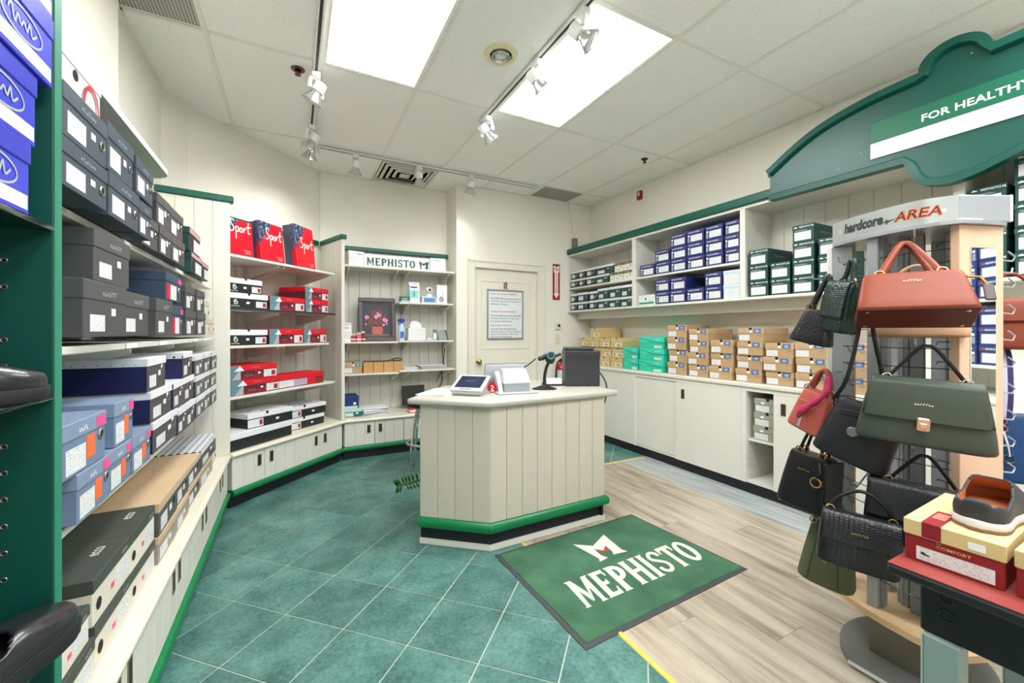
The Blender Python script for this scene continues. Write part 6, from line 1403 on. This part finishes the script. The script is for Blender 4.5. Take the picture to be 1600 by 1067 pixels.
wrapped(text_mesh('AREA', .135, .038, INK, .06, .2), .335, 1.697, .0008, 'lettering', mat('orange_outline_ink', (226, 120, 64), .5))
wrapped(text_mesh('AREA', .129, .032, INK, .004, .2), .335, 1.697, .0014, 'lettering', mat('maroon_ink', (78, 24, 22), .5))
wrapped(text_mesh('#17', .115, .008, INK, 0), .165, 1.667, .0008, 'lettering', GREYINK)
wrapped(text_mesh('8', .018, .024, INK, .02, .1), .048, 1.697, .0008, 'lettering', mat('pale_green_ink', (170, 206, 186), .5))
wrapped(text_mesh('w', .012, .012, INK, .03), .405, 1.693, .0008, 'lettering', TEXTW)
me = G().flat([(-.022, 0), (-.008, .004), (-.008, .012), (-.001, .004), (.03, .006), (-.001, -.003), (-.006, -.012), (-.008, -.004)], 0).mesh('emblem', INK)
wrapped(me, .252, 1.688, .0008, 'emblem', INK)
# ---- bags
def leath(n_, c, r_=.42, b_=.2, bs=220): return mat(n_, c, r_, var=.1, scale=10, bump=b_, bscale=bs, spec=.35)
def m_croc(name, c):
    t = NT(name); g = t.n('TexCoord').outputs['Object']
    v = t.n('TexVoronoi'); v.inputs['Scale'].default_value = 105; v.inputs['Randomness'].default_value = .35; v.feature = 'DISTANCE_TO_EDGE'
    mp = t.n('Mapping'); mp.inputs['Scale'].default_value = (.7, .7, 1.25); t.l(g, mp.inputs[0]); t.l(mp.outputs[0], v.inputs['Vector'])
    h_ = t.ramp(v.outputs['Distance'], [(0, 0.0), (.16, 1.0)]); t.bump(h_, .35, .002)
    t.l(t.mix(h_, tuple(q * .6 for q in lin(c)), lin(c)), t.b.inputs['Base Color']); t.b.inputs['Roughness'].default_value = .3
    return t.m
def bag(label, loc, yaw, wt, wb, h_, dt, db, m, tilt=0., roll=0., flap=0., flap_m=None, hand=None, hm=None, rings=True, rm=None, feet=True, logo=True, name='handbag', cat='handbag', ex=5., belly=.06, strap=None):
    T_ = thing(name, label, cat, loc, yaw, 'handbags on the rack', (tilt, roll))
    def sec(w, d, z, e=ex):
        q = []
        for k in range(36):
            a = 2 * pi * k / 36; c, s = cos(a), sin(a); q.append((w / 2 * abs(c) ** (2 / e) * (1 if c >= 0 else -1), d / 2 * abs(s) ** (2 / e) * (1 if s >= 0 else -1), z))
        return q
    L_ = []
    for t_, k in ((0, .90), (.02, .97), (.06, 1.0), (.25, 1), (.5, 1), (.75, 1), (.92, 1), (.975, .985), (1, .93)):
        L_.append(sec((wb + (wt - wb) * t_ + belly * wb * sin(pi * t_) * .35) * k, (db + (dt - db) * t_ + belly * db * sin(pi * t_)) * k, h_ * t_))
    B = G().loft(L_).to('body', m, T_, smooth=50)
    if flap:
        z0 = h_ * (1 - flap); secs = []
        def front(t_): return (db + (dt - db) * t_ + belly * db * sin(pi * t_)) / 2
        rows_ = [(1 - flap, 1.0), (1 - flap * .97, 1.0), (1 - flap * .5, 1.0), (.93, 1.0), (1.0, .9), (1.025, .3), (1.02, -.6)]
        vs = []
        for t_, dd in rows_:
            w = (wb + (wt - wb) * min(1, t_)) * .985
            y = -front(min(1, t_)) * dd - .005 * (1 if dd > .5 else .3)
            pts = [(-.5, 0), (-.47, -.0), (-.25, -.002), (0, -.003), (.25, -.002), (.47, -.0), (.5, 0)]
            zo = .008 if t_ == 1 - flap else 0
            vs.append([(p[0] * w, y + p[1], h_ * t_ + (.010 if (t_ == 1 - flap and abs(p[0]) == .5) else 0)) for p in pts])
        g = G(); g.add([p for r_ in vs for p in r_], [(j * 7 + i, j * 7 + i + 1, (j + 1) * 7 + i + 1, (j + 1) * 7 + i) for j in range(len(vs) - 1) for i in range(6)])
        o = g.to('flap', flap_m or m, T_, smooth=60); md = o.modifiers.new('thickness', 'SOLIDIFY'); md.thickness = .004; md.offset = 1
    rm = rm or GOLD
    if hand:
        span, hh, r_, n_h = hand[:4]; vee = len(hand) > 4
        for s_ in ((0,) if n_h == 1 else (-1, 1)):
            y = s_ * dt * .3
            pts = catmull([(-span / 2, y, h_ * 1.0), (-span / 2 + .012, y * .8, h_ + hh * .45), (-span * .2, y * .4, h_ + hh * .86), (0, y * .2, h_ + hh), (span * .2, y * .4, h_ + hh * .86), (span / 2 - .012, y * .8, h_ + hh * .45), (span / 2, y, h_ * 1.0)], 5)
            if vee: pts = catmull([(-span / 2, y, h_), (-span * .32, y * .7, h_ + hh * .45), (-span * .10, y * .3, h_ + hh * .93), (0, y * .2, h_ + hh), (span * .10, y * .3, h_ + hh * .93), (span * .32, y * .7, h_ + hh * .45), (span / 2, y, h_)], 5)
            G().tube(pts, r_, 8, flat=.6 if vee else 1.).to('handle', hm or m, T_, smooth=60)
            if rings:
                for q in (-1, 1): G().torus((q * span / 2, y - .004, h_ + .006), .012, .0028, 'y').to('ring', rm, T_, smooth=60)
    if strap:
        for pts in strap: G().tube(catmull(pts, 6), .006, 6, flat=.4).to('strap', hm or m, T_, smooth=60)
    if feet:
        g = G()
        for q in (-1, 1):
            for s_ in (-1, 1): g.lathe([(.007, 0), (.006, -.006), (.001, -.007)], 8, (q * wb * .4, s_ * db * .34, .001))
        g.to('foot_stud', rm, T_)
    if logo:
        t_ = 1 - (flap * .55 if flap else .28); y = -(db + (dt - db) * t_ + belly * db * sin(pi * t_)) / 2 - (.013 if flap else .004)
        put('lettering', text_mesh('#7', .045, .007, rm, .02), T_, (0, y, h_ * t_))
    return T_
face = lambda x, y, o=0: math.atan2(-x, y) + R(o)
BRN = leath('chestnut_leather', (124, 50, 22), .5, .06); OLV = leath('forest_olive_leather', (62, 71, 60), .42); BKL = leath('black_smooth_leather', (20, 21, 23), .36, .1); BKC = m_croc('black_croc_leather', (21, 22, 26)); GRN = m_croc('green_croc_leather', (8, 42, 35)); NYL = mat('black_nylon', (14, 15, 19), .5, var=.1, bump=.2, bscale=500)
CORAL = leath('coral_leather', (186, 92, 80), .4); OLV2 = leath('olive_canvas', (86, 92, 66), .7); TANB = leath('tan_suede', (176, 140, 106), .7); ROSEG = mat('rose_gold', (222, 170, 150), .2, 1.0)
FY = lambda x, y, o=0: face(x, y, o)
# chestnut satchel
T_ = bag('chestnut brown leather satchel with twin handles at the top of rack', (1.74, .572, 1.315), FY(1.74, .572, 8), .238, .285, .15, .09, .125, BRN, R(-30), 0, 0, None, (.15, .15, .0095, 2, 1), BRN, ex=9., belly=.02)
g = G(); g.cbox(.0, .022, -.004, .004, -.055, .0, .002); g.to('tag', mat('dark_brown_tag', (60, 44, 38), .5), T_, (.150, -.045, .085)); G().tube([(.118, -.03, .13), (.148, -.05, .11), (.161, -.045, .085)], .004, 6).to('tag_clip', GOLD, T_)
G().box(-.108, .108, -.006, .006, .151, .157).to('zip', GOLD, T_)
bag('tan rounded bag half hidden below the chestnut satchel', (1.97, .64, 1.252), FY(1.97, .64), .20, .27, .10, .05, .08, TANB, R(-6), 0, 0, None, (.20, .16, .006, 1), TANB, False, None, False, False, ex=2.6)
# olive green flap bag
T_ = bag('large forest green flap bag with rose gold clasp on the rack', (1.815, .578, .905), FY(1.815, .578, 2), .262, .335, .205, .06, .11, OLV, R(2), R(3), .60, OLV, (.185, .115, .0055, 1, 1), BKL, True, CHROME, False)
g = G(); g.cbox(-.015, .015, -.012, 0, -.03, .012, .003); g.cbox(-.009, .009, -.015, -.011, -.022, -.004, .002); g.to('clasp', ROSEG, T_, (0, -.062, .085))
T_ = bag('black smooth flap bag with gold ring behind the table', (1.84, .592, .555), FY(1.84, .592, 2), .27, .285, .20, .05, .09, BKL, R(0), R(3), .58, leath('black_pebbled_leather', (36, 37, 41), .35, .4, 120), (.17, .105, .0055, 1, 1), BKL, True, GOLD, False, False)
G().torus((.03, -.062, .12), .035, .0045, 'y', 24, 6).to('ring_ornament', mat('pale_gold', (226, 206, 170), .2, 1.0), T_, smooth=60)
T_ = bag('black crocodile pattern flap bag with thin handle, low on the rack', (1.705, .708, .462), FY(1.705, .708, 4), .21, .222, .175, .05, .08, BKC, R(-4), R(4), .52, BKC, (.165, .085, .006, 1), BKL)
T_ = bag('black nylon shoulder bag with round badge, tilted on its strap', (1.80, .775, .80), FY(1.80, .775, -12), .19, .225, .215, .07, .10, NYL, R(-3), R(19), 0, None, None, None, False, None, False, False, ex=3.6)
G().lathe([(.001, -.003), (.016, -.003), (.018, 0)], 20, (-.012, -.062, .115), 'y').to('badge', STEEL, T_, smooth=50)
G().tube(catmull([(-.085, -.05, .17), (-.02, -.056, .185), (.06, -.056, .175), (.10, -.05, .15)], 5), .003, 6).to('pocket_zip', mat('zip_black', (46, 47, 52), .4), T_); g = G(); g.torus((-.088, -.01, .205), .012, .003); g.torus((-.094, -.02, .185), .010, .003); g.to('strap_clip', CHROME, T_, smooth=60)
T_ = bag('small coral handbag with a pink scarf on its handle', (1.845, .928, .875), FY(1.845, .928, -38), .10, .15, .165, .05, .085, CORAL, R(0), R(16), 0, None, (.075, .09, .0075, 2), leath('rust_handle', (150, 70, 50)), True, CHROME, False, False)
PKS = mat('pink_scarf', (176, 40, 80), .7, var=.6, scale=160)
G().tube(catmull([(.03, -.02, .245), (.045, -.03, .19), (.03, -.05, .14), (.0, -.06, .09), (-.01, -.06, .05)], 5), [.009, .011, .012, .010, .012, .013, .012, .010, .009, .012, .014, .012, .010, .012, .016, .017, .016, .014, .012, .008, .004], 8).to('scarf', PKS, T_, smooth=60)
G().cbox(-.006, .006, -.064, -.056, .02, .075, .001).to('charm', CHROME, T_); G().tube([(-.045, -.042, .12), (.01, -.046, .125)], .002, 6).to('zip', GOLD, T_)
T_ = bag('black structured tote with gold rings and crocodile pattern side', (1.815, .922, .572), FY(1.815, .922, -30), .15, .19, .215, .075, .125, BKL, R(-4), R(6), 0, None, (.085, .12, .006, 2), BKL, True, GOLD, True, True)
G().cbox(.084, .096, -.062, .062, .012, .2, .004).to('side_panel', BKC, T_, (0, 0, 0), (0, R(-5), 0)); g = G(); g.torus((.06, -.075, .13), .018, .004); g.to('ring_charm', GOLD, T_, smooth=60)
G().tube(catmull([(.055, -.06, .20), (.07, -.075, .17), (.06, -.078, .15)], 4), .006, 6).to('charm_strap', BKL, T_)
T_ = bag('olive green canvas bucket bag hanging lowest on the rack', (1.885, .885, .27), FY(1.885, .885, -12), .125, .19, .235, .07, .115, OLV2, R(0), R(5), 0, None, (.11, .10, .006, 2), OLV2, True, GOLD, False, False, ex=3)
for s_ in (-1, 1): G().tube(catmull([(s_ * .025, -.048, .215), (s_ * .04, -.066, .12), (s_ * .05, -.062, .012)], 5), .003, 5).to('seam', mat('dark_olive_seam', (58, 62, 44), .7), T_)
bag('small black crocodile tote high at the left of the rack', (1.835, .915, 1.225), FY(1.835, .915, -25), .085, .145, .135, .04, .075, BKC, R(0), R(14), 0, None, (.06, .135, .0085, 2, 1), BKC, True, GOLD, False, False)
bag('dark green crocodile bag hanging sideways left of the chestnut satchel', (1.83, .815, 1.27), FY(1.83, .815, -50), .10, .115, .185, .065, .085, GRN, R(-3), R(10), .7, GRN, (.05, .085, .009, 1), GRN, True, GOLD, False, False)
T_ = bag('chestnut bag hanging on the far right side of the rack', (2.58, .545, 1.20), FY(2.58, .545, 10), .26, .30, .20, .07, .11, BRN, R(-4), 0, .45, BRN, (.14, .11, .007, 1), BRN, True, GOLD, False, False)
BLL = leath('petrol_blue_leather', (30, 66, 110), .4); NVS = mat('violet_webbing', (52, 44, 104), .7, var=.1)
T_ = bag('petrol blue bag with striped violet strap at the right edge', (2.62, .555, .66), FY(2.62, .555, 10), .26, .30, .27, .09, .13, BLL, R(0), R(-4), 0, None, None, None, True, GOLD, False, False, ex=3)
pts = catmull([(-.02, -.05, .26), (-.01, -.06, .36), (.0, -.04, .50), (.0, .0, .56)], 6)
g = G(); g.tube(pts, .032, 10, flat=.14); g.to('strap', NVS, T_, smooth=60); g = G(); g.tube([p + Vector((.006, -.005, 0)) for p in pts], .009, 8, flat=.2); g.to('strap_stripe', mat('pale_webbing_stripe', (198, 196, 210), .7), T_, smooth=60)
g = G(); g.torus((-.02, -.06, .25), .016, .004); g.torus((-.018, -.07, .22), .012, .004); g.torus((-.01, -.072, .10), .016, .004); g.tube([(-.018, -.07, .21), (-.012, -.074, .16), (-.01, -.073, .11)], .005, 6); g.to('strap_clip', CHROME, T_, smooth=60)
def world_tube(T, pts, r_, m, name):
    M_ = (Matrix.Translation(T.location) @ T.rotation_euler.to_matrix().to_4x4()).inverted()
    G().tube(catmull([M_ @ Vector(p) for p in pts], 4), r_, 6, flat=.5).to(name, m, T, smooth=60)
NB = [o for o in COL.objects if o.get('label', '').startswith('black nylon')][0]
world_tube(NB, [(1.772, .808, 1.02), (1.765, .760, 1.105), (1.80, .738, 1.29), (1.815, .74, 1.42), (1.822, .745, 1.442)], .0065, BKL, 'strap')
world_tube(NB, [(1.822, .745, 1.442), (1.828, .725, 1.41), (1.842, .71, 1.245), (1.862, .69, 1.08), (1.875, .70, .99)], .0065, BKL, 'strap')
CS = [o for o in COL.objects if o.get('label', '').startswith('chestnut brown leather')][0]
G().cbox(-.138, .138, -.058, .058, -.0035, .001, .002).to('base_panel', leath('dark_chestnut_leather', (78, 28, 18), .45, .08), CS)
# hooks of the rack that carry the bags
g = G()
for a, b in (((2.01, .66, 1.59), (1.80, .588, 1.585)), ((2.01, .66, 1.235), (1.80, .585, 1.228)), ((2.01, .66, .865), (1.83, .60, .863)), ((2.03, .78, .75), (1.71, .71, .735)), ((2.09, .92, 1.10), (1.86, .925, 1.10)), ((2.09, .92, .89), (1.83, .92, .895)), ((2.09, .92, .60), (1.88, .885, .60)), ((2.09, .92, 1.49), (1.86, .915, 1.485)), ((2.06, .85, 1.545), (1.83, .815, 1.535)), ((2.05, .80, 1.435), (1.80, .745, 1.425))):
    a, b = Vector(a), Vector(b); g.tube([a, a.lerp(b, .9), b, b + Vector((-.012, -.003, .02))], .0028, 6)
for a, b in (((2.36, .60, 1.52), (2.58, .545, 1.51)), ((2.36, .60, 1.225), (2.58, .545, 1.22))): g.tube([a, b, (b[0] + .01, b[1], b[2] + .02)], .003, 6)
g.to('display_hook', STEEL, RK)
